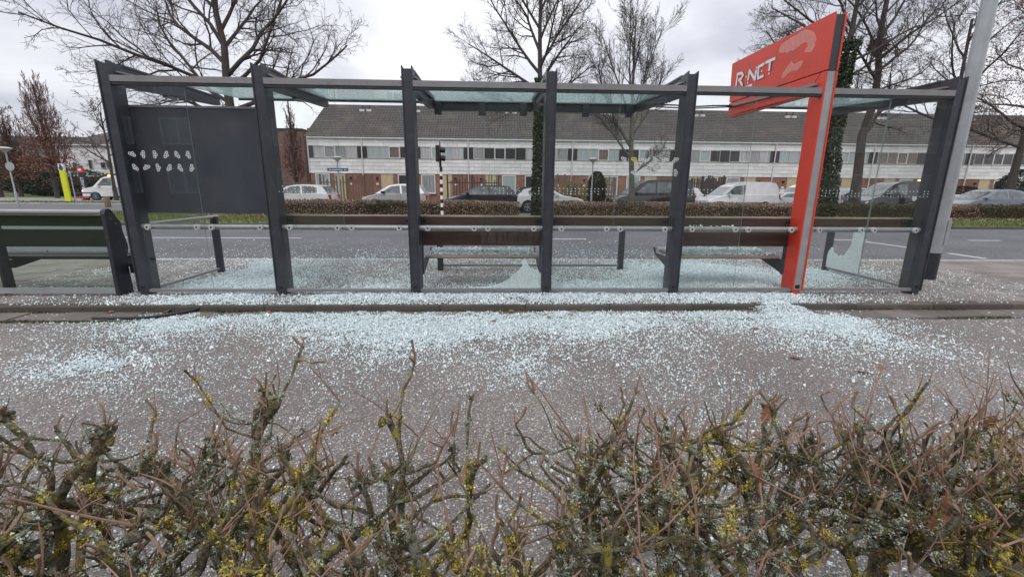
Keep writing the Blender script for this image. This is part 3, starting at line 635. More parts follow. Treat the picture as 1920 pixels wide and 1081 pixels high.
MB().box(XS-0.05, 5.447, 2.81, XS+0.05, 7.585, 3.39).build('sign_core', M['dark_metal'], sign)
mb = MB(); mb.prism([(5.66, 2.575), (7.60, 2.615), (7.60, 2.800), (5.515, 2.785), (5.66, 2.61)], 'x', XS-0.072, XS-0.0525); mb.prism([(5.66, 2.575), (7.60, 2.615), (7.60, 2.800), (5.515, 2.785), (5.66, 2.61)], 'x', XS+0.0525, XS+0.072)
mb.box(XS-0.052, 5.68, 2.58, XS+0.052, 7.59, 2.60); mb.build('arm', M['red'], sign)
MB().box(XS-0.055, 5.50, 2.786, XS+0.055, 7.595, 2.7975).build('seam', M['black'], sign)
for s in (-1, 1):
    mb = MB(); xx = XS+s*0.092; v = [(xx-.018,5.52,2.645),(xx+.018,5.52,2.645),(xx+.018,7.58,2.735),(xx-.018,7.58,2.735)]; v += [(a, b, c+0.03) for a, b, c in v]
    mb.add(v, [(0,3,2,1),(4,5,6,7),(0,1,5,4),(1,2,6,5),(2,3,7,6),(3,0,4,7)]); mb.build('clamp_bar', M['alu'], sign)
def stroke(pts, w, x, t=0.003, mb=None, m=0):
    mb = mb or MB()
    for si, (a, b) in enumerate(zip(pts[:-1], pts[1:])):
        x = x-0.0007 if si else x
        d = math.hypot(b[0]-a[0], b[1]-a[1]) or 1e-6; ux, uz = (b[0]-a[0])/d, (b[1]-a[1])/d; e = w*0.35
        a2 = (a[0]-ux*e, a[1]-uz*e); b2 = (b[0]+ux*e, b[1]+uz*e); nx, nz = -uz*w/2, ux*w/2
        mb.prism([(a2[0]+nx, a2[1]+nz), (b2[0]+nx, b2[1]+nz), (b2[0]-nx, b2[1]-nz), (a2[0]-nx, a2[1]-nz)], 'x', x-t, x, m)
    return mb
xl = XS-0.0722
letters = [('R', [[(7.43, 3.045), (7.42, 3.205), (7.30, 3.195), (7.25, 3.150), (7.29, 3.112), (7.36, 3.108)], [(7.33, 3.10), (7.235, 3.005)]], [(7.432, 3.008)]),
           ('dot', [], [(7.155, 3.11)]),
           ('N', [[(7.09, 3.055), (7.08, 3.178), (6.90, 3.012), (6.895, 3.128)]], [(7.092, 3.008), (6.893, 3.172)]),
           ('C', [[(6.72, 3.180), (6.845, 3.170), (6.825, 3.012), (6.70, 3.016)]], [(6.75, 3.095)]),
           ('T', [[(6.665, 3.186), (6.47, 3.186)], [(6.565, 3.18), (6.56, 3.065)]], [(6.558, 3.018)])]
for n, sts, dots in letters:
    sh = MB(); mb = MB()
    for k_, st in enumerate(sts): stroke(st, 0.040, xl-0.006-0.0041*k_, 0.003, mb); stroke(st, 0.046, xl-0.0004*k_-0.0002, 0.0018, sh)
    for dy, dz in dots: mb.disc((xl-0.0085, dy, dz), 'x', 0.015, 0.003, 10)
    mb.build('lettering', M['white_vinyl'], panel)
    if sh.n: sh.build('letter_outline', M['dark_metal'], panel)
stroke([(7.43, 2.965), (6.98, 2.955)], 0.03, xl-0.002, 0.003).build('lettering', M['white_vinyl'], panel)
for poly in ([(6.402, 3.25), (6.39, 3.31), (6.373, 3.341), (6.27, 3.35), (6.162, 3.363), (6.05, 3.367), (5.964, 3.377), (5.90, 3.37), (5.811, 3.335), (5.74, 3.29), (5.689, 3.232), (5.671, 3.18), (5.70, 3.165), (5.68, 3.13), (5.695, 3.105), (5.724, 3.071), (5.80, 3.08), (5.872, 3.106), (5.85, 3.13), (5.826, 3.154), (5.828, 3.203), (5.87, 3.215), (5.928, 3.219), (6.021, 3.197), (6.09, 3.18), (6.142, 3.196), (6.225, 3.186), (6.26, 3.215), (6.30, 3.212), (6.373, 3.232)],
             [(6.274, 2.912), (6.26, 2.94), (6.19, 3.00), (6.14, 3.038), (6.11, 3.055), (6.095, 3.071), (6.085, 3.04), (6.063, 3.025), (6.018, 3.007), (5.94, 3.015), (5.86, 3.011), (5.885, 2.949), (5.92, 2.93), (5.957, 2.917), (6.03, 2.93), (6.115, 2.928), (6.17, 2.90), (6.221, 2.874)]):
    MB().prism(poly, 'x', xl-0.0015, xl+0.001).build('peeled_patch', M['peel'], panel)
# ================================================================== low bench screen at the left
bench = thing('screen_bench', 'low wooden bench with a grey top rail and dark end plate behind green-tinted glass', 'bench', (-4.62, 5.5, ZP))
prof = [(5.42, ZP-0.01), (5.425, 1.08), (5.445, 1.125), (5.483, 1.142), (5.52, 1.13), (5.632, 0.964), (5.64, 0.85), (5.674, 0.70), (5.675, 0.645), (5.623, 0.513), (5.636, ZP-0.01)]
for x in (-4.615, -7.3):
    mb = MB(); mb.prism(prof, 'x', x-0.022, x+0.022)
    for yy, zz in ((5.50, 1.02), (5.56, 0.96)): mb.disc((x-0.023, yy, zz), 'x', 0.008, 0.003, 8, 1); mb.disc((x+0.023, yy, zz), 'x', 0.008, 0.003, 8, 1)
    # holes seen on the front edge side
    mb.build('end_plate', [M['dark_metal'], M['alu']], bench)
mb = MB(); mb.disc((-4.56, 5.42, 1.0), 'y', 0.007, 0.003, 8)
MB().tube([(-7.3, 5.455, 1.098), (-4.64, 5.455, 1.098)], 0.029, 12).build('top_rail', M['rail'], bench, smooth=40)
MB().bbox(-7.27, 5.52, 0.925, -4.64, 5.56, 1.055, 0.006).build('back_plank', M['wood_green'], bench)
MB().bbox(-7.27, 5.54, 0.675, -4.64, 5.58, 0.885, 0.006).build('back_plank', M['wood_green'], bench)
for y0, y1 in ((5.66, 5.83), (5.88, 6.06)):
    MB().prism([(y0, 0.50), (y0, 0.53), (y0+.01, 0.54), (y1-.01, 0.54), (y1, 0.53), (y1, 0.50)], 'x', -7.27, -4.64).build('seat_slat', M['wood_green'], bench)
for x in (-4.66, -6.0, -7.25):
    MB().prism([(5.60, 0.40), (5.66, 0.39), (6.08, 0.46), (6.12, 0.52), (6.10, 0.55), (6.07, 0.499), (5.60, 0.499)], 'x', x-0.006, x+0.006).build('seat_bracket', M['dark_metal'], bench)
MB().box(-6.03, 5.50, ZP, -6.0, 5.62, 0.95).build('leg', M['dark_metal'], bench)
MB().box(-4.595, 5.64, 0.33, -4.38, 5.67, 0.45).build('tie_bracket', M['dark_metal'], bench)
mb = MB(); mb.box(-7.27, 5.432, 0.185, -4.64, 5.442, 1.066); mb.build('glass_pane', M['pane_green'], bench)
MB().box(-7.27, 5.425, 0.115, -4.64, 5.45, 0.1845).build('bottom_rail', M['galv'], bench)
mb = MB(); mb.tube([(-5.0, 5.41, 0.6), (-4.80, 5.41, 0.6)], 0.001, 3)
# ================================================================== terraced houses
YH, HW, HX0 = 37.0, 4.22, -14.70
EAVE, RIDGE, YR = 5.12, 8.36, 42.3
clad_b = MB(); clad_b.prism([(0.0, 0), (-0.035, 0), (-0.012, 0.292), (0.0, 0.292)], 'x', 0.004, 0.836)
clad_me = mesh_of(clad_b, 'cladding_panel', M['cladding'])
def wframe(mb, x0, z0, x1, z1, y, t=0.05, d=0.06):
    mb.box(x0, y-d, z0, x0+t, y, z1); mb.box(x1-t, y-d, z0, x1, y, z1); mb.box(x0+t, y-d, z0, x1-t, y, z0+t); mb.box(x0+t, y-d, z1-t, x1-t, y, z1)
house_notes = [
 ('left end house of the terrace with white curtains above and a bare gable', 'ccnnc'),
 ('terraced house with a tan door and white-framed windows behind the small silver hatchback', 'bbwdb'),
 ('terraced house with pale green curtains behind the black and white traffic light post', 'bcbcc'),
 ('terraced house with dark upper windows behind the dark grey hatchback', 'ndddd'),
 ('terraced house partly hidden by the ivy trunk standing in the gap of the hedge', 'cncbc'),
 ('terraced house behind the clipped conifer and yellow-green shrub', 'bbwbb'),
 ('terraced house behind the young bare tree and the black people carrier', 'dcnbd'),
 ('terraced house with a dark slatted front fence behind the nose of the white panel van', 'nnbdn'),
 ('terraced house with white net curtains behind the rear of the white panel van', 'ccncd'),
 ('terraced house with letterbox beside its tan door, just left of the red pylon', 'bbcbb'),
 ('terraced house hidden in part by the thick ivy trunk right of the red pylon', 'bbbcb'),
 ('terraced house with brown blinds behind the black delivery van', 'wwwwd'),
 ('terraced house behind the right end post of the shelter', 'nnwnd'),
 ('terraced house with dark curtains behind the silver-blue hatchback', 'ddddn'),
 ('terraced house cut by the right edge of the photo beside the round evergreen shrub', 'dnddd'),
 ('terraced house at the far right of the row, mostly out of frame', 'ndnnd')]
WM = {'c': 'win_curtain', 'n': 'win_net', 'b': 'win_blue', 'w': 'win_brown', 'd': 'win_dark'}
for h, (note, wins) in enumerate(house_notes):
    x0 = HX0+h*HW; x1 = x0+HW
    hs = thing('terraced_house', note, 'house', (x0+HW/2, YH, 0), 'row of terraced houses across the road')
    mir = (h % 2 == 0)      # doors are paired round each downpipe
    fx = (lambda a: x1-a) if mir else (lambda a: x0+a)
    mb = MB(); mb.box(x0, YH, 0, x1, 47.6, 2.40, 0); mb.box(x0, YH-0.02, 2.401, x1, 47.6, EAVE, 1)
    yb = 47.6
    if h == 0:
        mb.add([(x0, YH, EAVE), (x0, 47.6, EAVE), (x0, YR, RIDGE-0.08)], [(0, 2, 1)], 0)
    mb.build('wall', [M['brick'], M['clad_back']], hs)
    # cladding, lower band and upper band
    for r in range(4):
        off = 0 if r % 2 == 0 else -0.42
        for k in range(-1, 6):
            a = x0+k*0.844+off+0.42*0; b = a+0.84
            if b <= x0+0.05 or a >= x1-0.05: continue
            ca, cb = max(a, x0), min(b, x1)
            put('cladding_panel', clad_me, hs, (ca, YH-0.021-0.001*(r % 2), 2.395+r*0.292), None, ((cb-ca)/0.84, 1, 1))
    for r in range(2):
        off = 0 if r % 2 == 0 else -0.42
        for k in range(-1, 6):
            a = x0+k*0.844+off; b = a+0.84
            if b <= x0+0.05 or a >= x1-0.05: continue
            ca, cb = max(a, x0), min(b, x1)
            put('cladding_panel', clad_me, hs, (ca, YH-0.021-0.001*(r % 2), 4.50+r*0.295), None, ((cb-ca)/0.84, 1, 1))
    # upper windows: dark half panels at the sides, five lights between them (one opening light proud)
    zs, zt = 3.575, 4.485
    order = wins if not mir else wins[::-1]
    edges = [x0+0.0, x0+0.40]+[x0+0.40+k*(HW-0.80)/4 for k in range(1, 5)]+[x1]
    for pa, pb_ in ((x0, x0+0.36), (x1-0.36, x1)): MB().box(pa, YH-0.05, zs, pb_, YH-0.022, zt).build('dark_panel', M['win_panel'], hs)
    MB().box(x0, YH-0.10, zs-0.012, x1, YH-0.0222, zs-0.0005).build('sill', M['frame'], hs)
    for k in range(4):
        a, b = edges[k+1], edges[k+2]
        mb = MB(); op = (k == (1 if mir else 2)); d = 0.085 if op else 0.06
        wframe(mb, a+0.002, zs, b-0.002, zt, YH-0.0225, 0.055 if op else 0.045, d)
        wf = mb.build('window', M['frame_white'] if op else M['frame'], hs); wf['_o'] = hs['_o']
        MB().box(a+0.045, YH-0.05, zs+0.045, b-0.045, YH-0.0225, zt-0.045).build('pane', M[WM[order[k]]], wf)
    # gutter, roof
    MB().box(x0, YH-0.20, EAVE-0.06, x1, YH-0.03, EAVE+0.03).build('gutter', M['pipe_white'], hs)
    mb = MB(); nc = 19; sl = (RIDGE-EAVE)/(YR-YH+0.12)
    ex0 = x0-0.18 if h == 0 else x0
    for c in range(nc):
        ya = YH-0.16+c*(YR-YH+0.16)/nc; yb2 = YH-0.16+(c+1)*(YR-YH+0.16)/nc+0.03
        za = EAVE+0.04+(ya-YH+0.16)*sl; zb = EAVE+0.04+(yb2-YH+0.16)*sl
        jz = rng.uniform(-.004, .004)
        v = [(ex0,ya,za+0.085+jz),(x1,ya,za+0.085+jz),(x1,yb2,zb+0.005),(ex0,yb2,zb+0.005),(ex0,ya,za-0.03),(x1,ya,za-0.03)]
        mb.add(v, [(0,1,2,3),(4,5,1,0)])
    mb.add([(ex0,YR,RIDGE),(x1,YR,RIDGE),(x1,47.8,EAVE),(ex0,47.8,EAVE)], [(0,1,2,3)])
    rf = mb.build('roof', M['roof'], hs); rf['_o'] = hs['_o']
    MB().tube([(ex0, YR, RIDGE-0.02), (x1, YR, RIDGE-0.02)], 0.11, 8).build('ridge', M['roof'], rf)
    # paired vents with pale flashing near one party wall
    if h % 2 == 1 or h == 0:
        for dx in (0.35, 0.95):
            vx = x1-dx; vy = YR-1.05; vz = EAVE+0.04+(vy-YH+0.16)*sl
            MB().tube([(vx, vy, vz-0.05), (vx, vy, vz+0.42)], 0.055, 8).build('vent', M['dark_metal'], rf)
            MB().box(vx-0.2, vy-0.28, vz-0.10, vx+0.2, vy+0.05, vz+0.09).build('flashing', M['flash'], rf)
    if not mir and h > 0:
        mb = MB(); mb.tube([(x0, YH-0.14, EAVE-0.03), (x0-0.01, YH-0.13, 3.9), (x0-0.06, YH-0.13, 0.0)], 0.045, 8)
        for z in (4.7, 3.0): mb.box(x0-0.08, YH-0.16, z, x0+0.05, YH-0.05, z+0.06)
        mb.build('downpipe', M['pipe_white'], hs)
    if h == 0: MB().box(x0-0.06, YH-0.08, 2.38, x0+0.02, YH+0.02, EAVE).build('corner_trim', M['pipe_white'], hs)
    # door and ground floor window
    da, db = sorted((fx(1.42), fx(2.28)))
    mb = MB(); wframe(mb, da-0.05, 0, db+0.05, 2.36, YH-0.001, 0.05, 0.05); mb.box(da, YH-0.03, 0.05, db, YH-0.002, 2.30, 1); d_ = mb.build('door', [M['frame'], M['door_tan']], hs); d_['_o'] = hs['_o']
    MB().box(da+0.08, YH-0.06, 1.0, da+0.12, YH-0.031, 1.12).build('handle', M['black'], d_)
    wa, wb = sorted((fx(2.72), fx(3.85)))
    mb = MB(); wframe(mb, wa, 0.85, wb, 2.34, YH-0.001, 0.07, 0.06); wf = mb.build('window', M['frame_white'], hs); wf['_o'] = hs['_o']
    mb = MB(); mb.box(wa+0.07, YH-0.03, 0.92, wb-0.07, YH-0.002, 2.27); mb.build('pane', M[('win_blue', 'win_dark', 'win_net')[h % 3]], wf)
    MB().box(wa-0.05, YH-0.12, 0.80, wb+0.05, YH-0.001, 0.845).build('sill', M['kerb_pale'], hs)
    la = fx(1.05); MB().box(la-0.07, YH-0.12, 1.95, la+0.07, YH-0.001, 2.12).build('wall_lamp', M['black'], hs)
    MB().box(la-0.10, YH-0.03, 1.50, la+0.10, YH-0.001, 1.64).build('number_plate', M['frame_white'], hs)
    if h == 9:
        MB().box(x0+0.75, YH-0.2, 1.0, x0+1.15, YH-0.001, 1.45).build('letterbox', M['frame_white'], hs)
# ---- other buildings on the left
bb = thing('brick_building', 'brown brick block with a flat roof seen behind the reddish poplar', 'building', (-22, 52, 0))
mb = MB(); mb.box(-26.5, 49, 0, -19.9, 60, 7.0); mb.build('wall', M['brick_dark'], bb)
mb = MB(); mb.box(-19.899, 50.2, 0, -18.9, 60, 7.35); mb.build('wall', M['brick_dark'], bb)
MB().box(-26.6, 48.9, 7.0, -19.91, 60.1, 7.16).build('parapet', M['dark_metal'], bb); MB().box(-20.6, 48.92, 5.4, -20.2, 48.999, 6.4).build('window', M['win_dark'], bb)
wg = thing('white_house', 'white clad house with a hipped grey roof beyond the white van', 'house', (-45, 58, 0))
mb = MB(); mb.box(-50.2, 55, 0, -38.6, 66, 2.2, 0); mb.box(-50.2, 54.95, 2.2005, -38.6, 66, 5.75, 1); w_ = mb.build('wall', [M['brick_dark'], M['clad_back']], wg)
for r in range(12):
    for k in range(-1, 14):
        a = -50.2+k*0.95+(0.475 if r % 2 else 0); b = a+0.945; ca, cb = max(a, -50.2), min(b, -38.6)
        if cb-ca > 0.1: put('cladding_panel', clad_me, wg, (ca, 54.949, 2.19+r*0.296), None, ((cb-ca)/0.84, 1, 1.0))
mb = MB(); v = [(-50.5, 54.7, 5.75), (-38.3, 54.7, 5.75), (-38.3, 66.3, 5.75), (-50.5, 66.3, 5.75), (-49.0, 60.5, 7.6), (-43.0, 60.5, 9.0), (-39.8, 60.5, 9.0)]
mb.add(v, [(0, 1, 6, 5), (0, 5, 4), (1, 2, 6), (2, 3, 4, 5, 6), (3, 0, 4), (0, 3, 2, 1)]); mb.build('roof', M['roof_brown'], wg)
MB().box(-50.4, 54.6, 5.66, -38.4, 54.9, 5.78).build('gutter', M['pipe_white'], wg)
for x, z0, w, hh in ((-48.9, 2.85, 0.55, 0.9), (-47.1, 3.05, 0.42, 1.05), (-45.75, 3.15, 0.6, 0.7), (-45.1, 3.15, 0.6, 0.7), (-42.5, 3.15, 1.2, 0.7)):
    mb = MB(); wframe(mb, x, z0, x+w, z0+hh, 54.905, 0.05, 0.08); f = mb.build('window', M['frame'], wg); f['_o'] = wg['_o']
    MB().box(x+0.05, 54.87, z0+0.05, x+w-0.05, 54.905, z0+hh-0.05).build('pane', M['win_dark'], f)
MB().box(-47.3, 58.0, 6.95, -46.2, 59.0, 7.0).build('roof_light', M['flash'], wg)
lb = thing('far_house', 'low brown roofed house behind the bare trees at the far left', 'house', (-66, 70, 0))
mb = MB(); mb.box(-84, 68, 0, -56, 80, 5.0); mb.build('wall', M['brick_dark'], lb)
mb = MB(); mb.add([(-84.5, 67.5, 5.0), (-55.5, 67.5, 5.0), (-55.5, 74, 8.4), (-84.5, 74, 8.4), (-84.5, 80.5, 5), (-55.5, 80.5, 5)], [(0, 1, 2, 3), (3, 2, 5, 4), (0, 3, 4), (1, 5, 2)]); mb.build('roof', M['roof_brown'], lb)

# ---- brick flats on the near side of the street, mirrored in the panes
fl = thing('brick_flats', 'brown brick flats with large windows behind the viewer, mirrored in the shelter panes', 'building', (-2, -17, 0))
MB().box(-34, -27, 0, 30, -17, 8.6).build('wall', M['brick_dark'], fl)
MB().box(-34.2, -27.2, 8.6, 30.2, -16.8, 8.9).build('parapet', M['dark_metal'], fl)
wm_ = MB(); wframe(wm_, 0, 0, 2.9, 1.5, 0.0, 0.09, -0.07); wm_.box(0.95, 0, 0.09, 1.03, 0.07, 1.41); wm_.box(1.9, 0, 0.09, 1.98, 0.07, 1.41); fw_me = mesh_of(wm_, 'window', M['frame_white'])
pm_ = MB().box(0.09, -0.02, 0.09, 2.81, 0.03, 1.41); fp_me = mesh_of(pm_, 'pane', M['win_net'])
for k in range(14):
    for z in (0.9, 3.7, 6.4):
        f_ = put('window', fw_me, fl, (-33+k*4.5, -16.998, z)); f_['_o'] = (-33+k*4.5, -16.998, z); put('pane', fp_me, f_, (-33+k*4.5, -16.998, z))
# ================================================================== vehicles
def lathe_wheel():
    t = MB(); t.tube([(0, -0.09, 0), (0, -0.10, 0), (0, 0.09, 0)], [0.28, 0.31, 0.31], 18)
    return t
wt = MB(); wt.tube([(0, -0.095, 0), (0, -0.075, 0), (0, 0.095, 0)], [0.285, 0.31, 0.31], 20, caps=True); tyre_me = mesh_of(wt, 'wheel', M['tyre'], 40)
wr = MB(); wr.disc((0, -0.099, 0), 'y', 0.05, 0.02, 10)
for k in range(5):
    a = k*2*PI/5; wr.tube([(0.04*math.cos(a), -0.10, 0.04*math.sin(a)), (0.20*math.cos(a), -0.10, 0.20*math.sin(a))], [0.028, 0.022], 5)
th = [(0.205*math.cos(a), -0.10, 0.205*math.sin(a)) for a in np.linspace(0, 2*PI, 19)]; wr.tube(th, 0.014, 5); rim_me = mesh_of(wr, 'rim', M['hub'])
def loft(mb, prof, ws, m=0):
    # prof: closed (x,z) outline; ws: [(y, inset fn)] layers from -y to +y
    n = len(prof); layers = []
    cx = sum(p[0] for p in prof)/n; czc = sum(p[1] for p in prof)/n
    for y, ins in ws: layers += [[(cx+(px-cx)*(1-ins), y(px, pz) if callable(y) else y, czc+(pz-czc)*(1-ins)) for px, pz in prof]]
    v = [p for l in layers for p in l]; f = []
    for li in range(len(layers)-1):
        for i in range(n): f.append((li*n+i, li*n+(i+1) % n, (li+1)*n+(i+1) % n, (li+1)*n+i))
    f.append(tuple(range(n-1, -1, -1))); f.append(tuple((len(layers)-1)*n+i for i in range(n)))
    mb.add(v, f, m)
def car(label, paint, x, y, face, body, cab, wins, W=1.72, wheels=(0.78, 3.28), group='vehicles parked across the road', name='parked_car', cat='car', wscr=True, rear=True, zw=0.31, extra=None, plate=True, lit=False):
    """profiles in metres, nose at x=0; face -1: nose to the left"""
    Lc = max(p[0] for p in body)
    root = thing(name, label, cat, (x, y, 0), group)
    X = (lambda u: x+u) if face < 0 else (lambda u: x+Lc-u)
    w = W/2
    pb = [(X(a), b) for a, b in body]
    mb = MB(); loft(mb, pb, [(y-w*0.90, 0.05), (y-w*0.975, 0.012), (y-w, 0.035), (y, 0.0), (y+w, 0.035), (y+w*0.975, 0.012), (y+w*0.90, 0.05)][0:0] or [(y-w, 0.06), (y-w*0.96, 0.012), (y-w*0.86, 0.0), (y+w*0.86, 0.0), (y+w*0.96, 0.012), (y+w, 0.06)])
    bo = mb.build('body', M[paint], root, smooth=38); bo['_o'] = root['_o']
    zb = min(p[1] for p in cab); zr = max(p[1] for p in cab)
    hwid = lambda z: w*(0.93-0.20*(z-zb)/(zr-zb))
    pc = [(X(a), b) for a, b in cab]
    mb = MB(); v = []; n = len(pc)
    for s in (-1, 1): v += [(px, y+s*hwid(pz), pz) for px, pz in pc]
    f = [tuple(range(n)), tuple(range(2*n-1, n-1, -1))]+[(i, (i+1) % n, (i+1) % n+n, i+n) for i in range(n)]
    mb.add(v, f); mb.build('cabin', M[paint], root, smooth=50)
    for wn in wins:
        for s in (-1, 1):
            pw = [(X(a), y+s*(hwid(b)+0.006), b) for a, b in wn]; pi = [(p[0], p[1]-s*0.012, p[2]) for p in pw]; n = len(pw)
            mb = MB(); mb.add(pw+pi, [tuple(range(n)), tuple(range(2*n-1, n-1, -1))]+[(i, (i+1) % n, (i+1) % n+n, i+n) for i in range(n)])
            mb.build('side_window', M['car_glass'], root)
    def screen(a, b, nm):
        (xa, za), (xb, zb_) = a, b; dx, dz = xb-xa, zb_-za; l = math.hypot(dx, dz); sgn = -1 if nm == 'windscreen' else 1
        nx, nz = (-dz/l*1, dx/l) if nm == 'windscreen' else (dz/l*1, -dx/l)
        if nz < 0: nx, nz = -nx, -nz
        q = []
        for t in (0.08, 0.94):
            px, pz = xa+dx*t, za+dz*t; h_ = hwid(pz)*0.93
            q += [(X(px+nx*0.008), y-h_, pz+nz*0.008), (X(px+nx*0.008), y+h_, pz+nz*0.008)]
        mb = MB(); mb.add(q, [(0, 1, 3, 2)]); mb.build(nm, M['car_glass'], root)
    if wscr: screen(cab[0], cab[1], 'windscreen')
    if rear: screen(cab[-1], cab[-2], 'rear_window')
    for u in wheels:
        for s in (-1, 1):
            MB().disc((X(u), y+s*(w-0.06), zw+0.03), 'y', zw+0.075, 0.128, 20).build('wheel_arch', M['black'], root)
            wo = put('wheel', tyre_me, root, (X(u), y+s*(w-0.075), zw), (0, rng.uniform(0, 6), 0 if s < 0 else PI)); wo['_o'] = (X(u), y, zw)
            o = bpy.data.objects.new('rim', rim_me); COL.objects.link(o); o.parent = wo
    zl = [p for p in body if p[0] < 0.3]; zh = max(p[1] for p in zl)-0.06
    for s in (-1, 1):
        mb = MB(); mb.prism([(X(0.02), zh-0.10), (X(0.08), zh+0.02), (X(0.42), zh+0.06), (X(0.34), zh-0.05)], 'y', y+s*(w*0.60), y+s*(w*0.985)); mb.build('headlight', M['head_lit'] if lit else M['headlight'], root)
        mb = MB(); zt = max(p[1] for p in body if p[0] > Lc-0.25); mb.box(X(Lc-0.16), y+s*w*0.72, zt-0.26, X(Lc+0.006), y+s*(w*0.965), zt-0.02); mb.build('tail_light', M['tail_red'], root)
        mb = MB(); mx_ = cab[0][0]+0.42; mb.prism([(X(mx_), zb+0.02), (X(mx_-0.05), zb+0.14), (X(mx_+0.12), zb+0.15), (X(mx_+0.14), zb+0.03)], 'y', y+s*(w*0.95), y+s*(w+0.14)); mb.build('mirror', M[paint] if paint != 'car_silver' else M['black'], root)
        mb = MB(); hx = wins[0][-1][0] if False else (max(p[0] for p in wins[0])-0.22); mb.box(X(hx), y+s*(w*0.955), zb-0.13, X(hx+0.16), y+s*(w+0.012), zb-0.095); mb.build('door_handle', M[paint], root)
    MB().box(X(-0.012), y-0.26, 0.42, X(0.03), y+0.26, 0.53).build('number_plate', M['plate_yellow'], root)
    mb = MB(); mb.box(X(0.05), y-w-0.004, 0.24, X(Lc-0.05), y+w+0.004, 0.33); mb.build('lower_trim', M['black'], root)
    # door shut lines
    for wn in wins:
        u = max(p[0] for p in wn)+0.03
        if u < Lc-0.9: MB().box(X(u), y-w*1.0-0.003, 0.40, X(u+0.014), y-w*0.955, zb-0.02).build('door_gap', M['black'], root)
    if extra: extra(root, X, y, w)
    return root
hatch_b = [(0.0, 0.28), (0.0, 0.58), (0.07, 0.74), (0.30, 0.86), (0.80, 0.96), (1.25, 0.985), (3.55, 0.99), (3.86, 0.94), (3.92, 0.70), (3.93, 0.45), (3.88, 0.26)]
hatch_c = [(0.80, 0.95), (1.62, 1.38), (2.05, 1.455), (2.5, 1.475), (3.1, 1.45), (3.45, 1.40), (3.80, 0.97)]
hatch_w = [[(1.10, 0.985), (1.76, 1.345), (2.28, 1.40), (2.33, 0.99)], [(2.43, 0.99), (2.38, 1.40), (2.95, 1.375), (3.20, 1.29), (3.22, 1.02)]]
def sc(pr, sx, sz): return [(a*sx, b*sz) for a, b in pr]
def scw(ws, sx, sz): return [sc(q, sx, sz) for q in ws]
car('white hatchback parked at the left end of the row, showing its red tail light', 'car_white', -13.0, 26, -1, hatch_b, hatch_c, hatch_w)
car('small silver hatchback parked behind the third shelter post', 'car_silver', -7.35, 26, -1, sc(hatch_b, 0.92, 1.0), sc(hatch_c, 0.92, 1.05), scw(hatch_w, 0.92, 1.04), wheels=(0.7, 2.95))
car('dark grey hatchback parked left of the ivy trunk', 'car_dark', -2.8, 26, -1, sc(hatch_b, 1.08, 1.0), sc(hatch_c, 1.08, 1.03), scw(hatch_w, 1.08, 1.02), wheels=(0.85, 3.45))
car('dark estate car glimpsed between the dark hatchback and the white hatchback', 'car_black', 1.15, 28.2, 1, sc(hatch_b, 1.0, 1.0), sc(hatch_c, 1.0, 1.0), scw(hatch_w, 1.0, 1.0), wheels=(0.8, 3.2))
sed_b = [(0.0, 0.28), (0.0, 0.56), (0.08, 0.72), (0.4, 0.84), (1.1, 0.94), (1.40, 0.96), (3.55, 0.98), (3.85, 0.96), (3.97, 0.72), (3.96, 0.45), (3.90, 0.26)]
sed_c = [(1.15, 0.92), (1.95, 1.34), (2.30, 1.41), (2.7, 1.42), (3.2, 1.36), (3.5, 1.28), (3.85, 0.96)]
sed_w = [[(1.48, 0.96), (2.05, 1.30), (2.45, 1.355), (2.50, 0.97)], [(2.6, 0.97), (2.56, 1.355), (3.02, 1.31), (3.25, 1.20), (3.2, 1.0)]]
car('white hatchback facing right, parked behind the ivy trunk', 'car_white', 1.22, 26, 1, sed_b, sed_c, sed_w, wheels=(0.82, 3.25))
mpv_b = [(0.0, 0.28), (0.0, 0.60), (0.08, 0.78), (0.45, 0.92), (1.05, 1.08), (1.35, 1.12), (4.6, 1.16), (4.78, 1.0), (4.80, 0.5), (4.74, 0.28)]
mpv_c = [(0.82, 1.03), (1.75, 1.74), (2.1, 1.87), (2.8, 1.93), (4.1, 1.90), (4.55, 1.80), (4.74, 1.12)]
mpv_w = [[(1.35, 1.16), (1.95, 1.68), (2.45, 1.74), (2.45, 1.17)], [(2.55, 1.17), (2.55, 1.76), (3.5, 1.76), (3.5, 1.18)], [(3.6, 1.18), (3.6, 1.76), (4.25, 1.72), (4.4, 1.2)]]
car('black people carrier parked behind the young bare tree', 'car_black', 6.74, 26, -1, mpv_b, mpv_c, mpv_w, W=1.88, wheels=(0.92, 3.85), name='people_carrier', cat='people carrier')
car('white compact car half hidden between the black people carrier and the white panel van', 'car_white', 9.0, 27.6, -1, sc(hatch_b, 1.0, 1.0), sc(hatch_c, 1.0, 1.03), scw(hatch_w, 1.0, 1.02))
van_b = [(0.0, 0.28), (0.0, 0.58), (0.06, 0.76), (0.40, 0.90), (0.95, 1.05), (1.25, 1.08), (4.22, 1.10), (4.28, 0.9), (4.30, 0.45), (4.26, 0.28)]
van_c = [(0.80, 1.0), (1.50, 1.58), (1.95, 1.76), (2.5, 1.83), (3.7, 1.82), (4.05, 1.76), (4.2, 1.55), (4.24, 1.08)]
van_w = [[(1.12, 1.10), (1.66, 1.56), (2.08, 1.62), (2.10, 1.10)]]
def vanx(root, X, y, w):
    MB().box(X(2.16), y-w-0.006, 0.62, X(3.3), y-w*0.95, 0.67).build('rub_strip', M['black'], root)
    MB().box(X(2.14), y-w*0.985, 0.42, X(2.155), y-w*0.72, 1.62).build('door_gap', M['alu'], root)
car('white panel van parked left of the red pylon', 'car_white', 12.2, 26, -1, van_b, van_c, van_w, W=1.80, wheels=(0.82, 3.45), name='panel_van', cat='van', rear=False, extra=vanx)
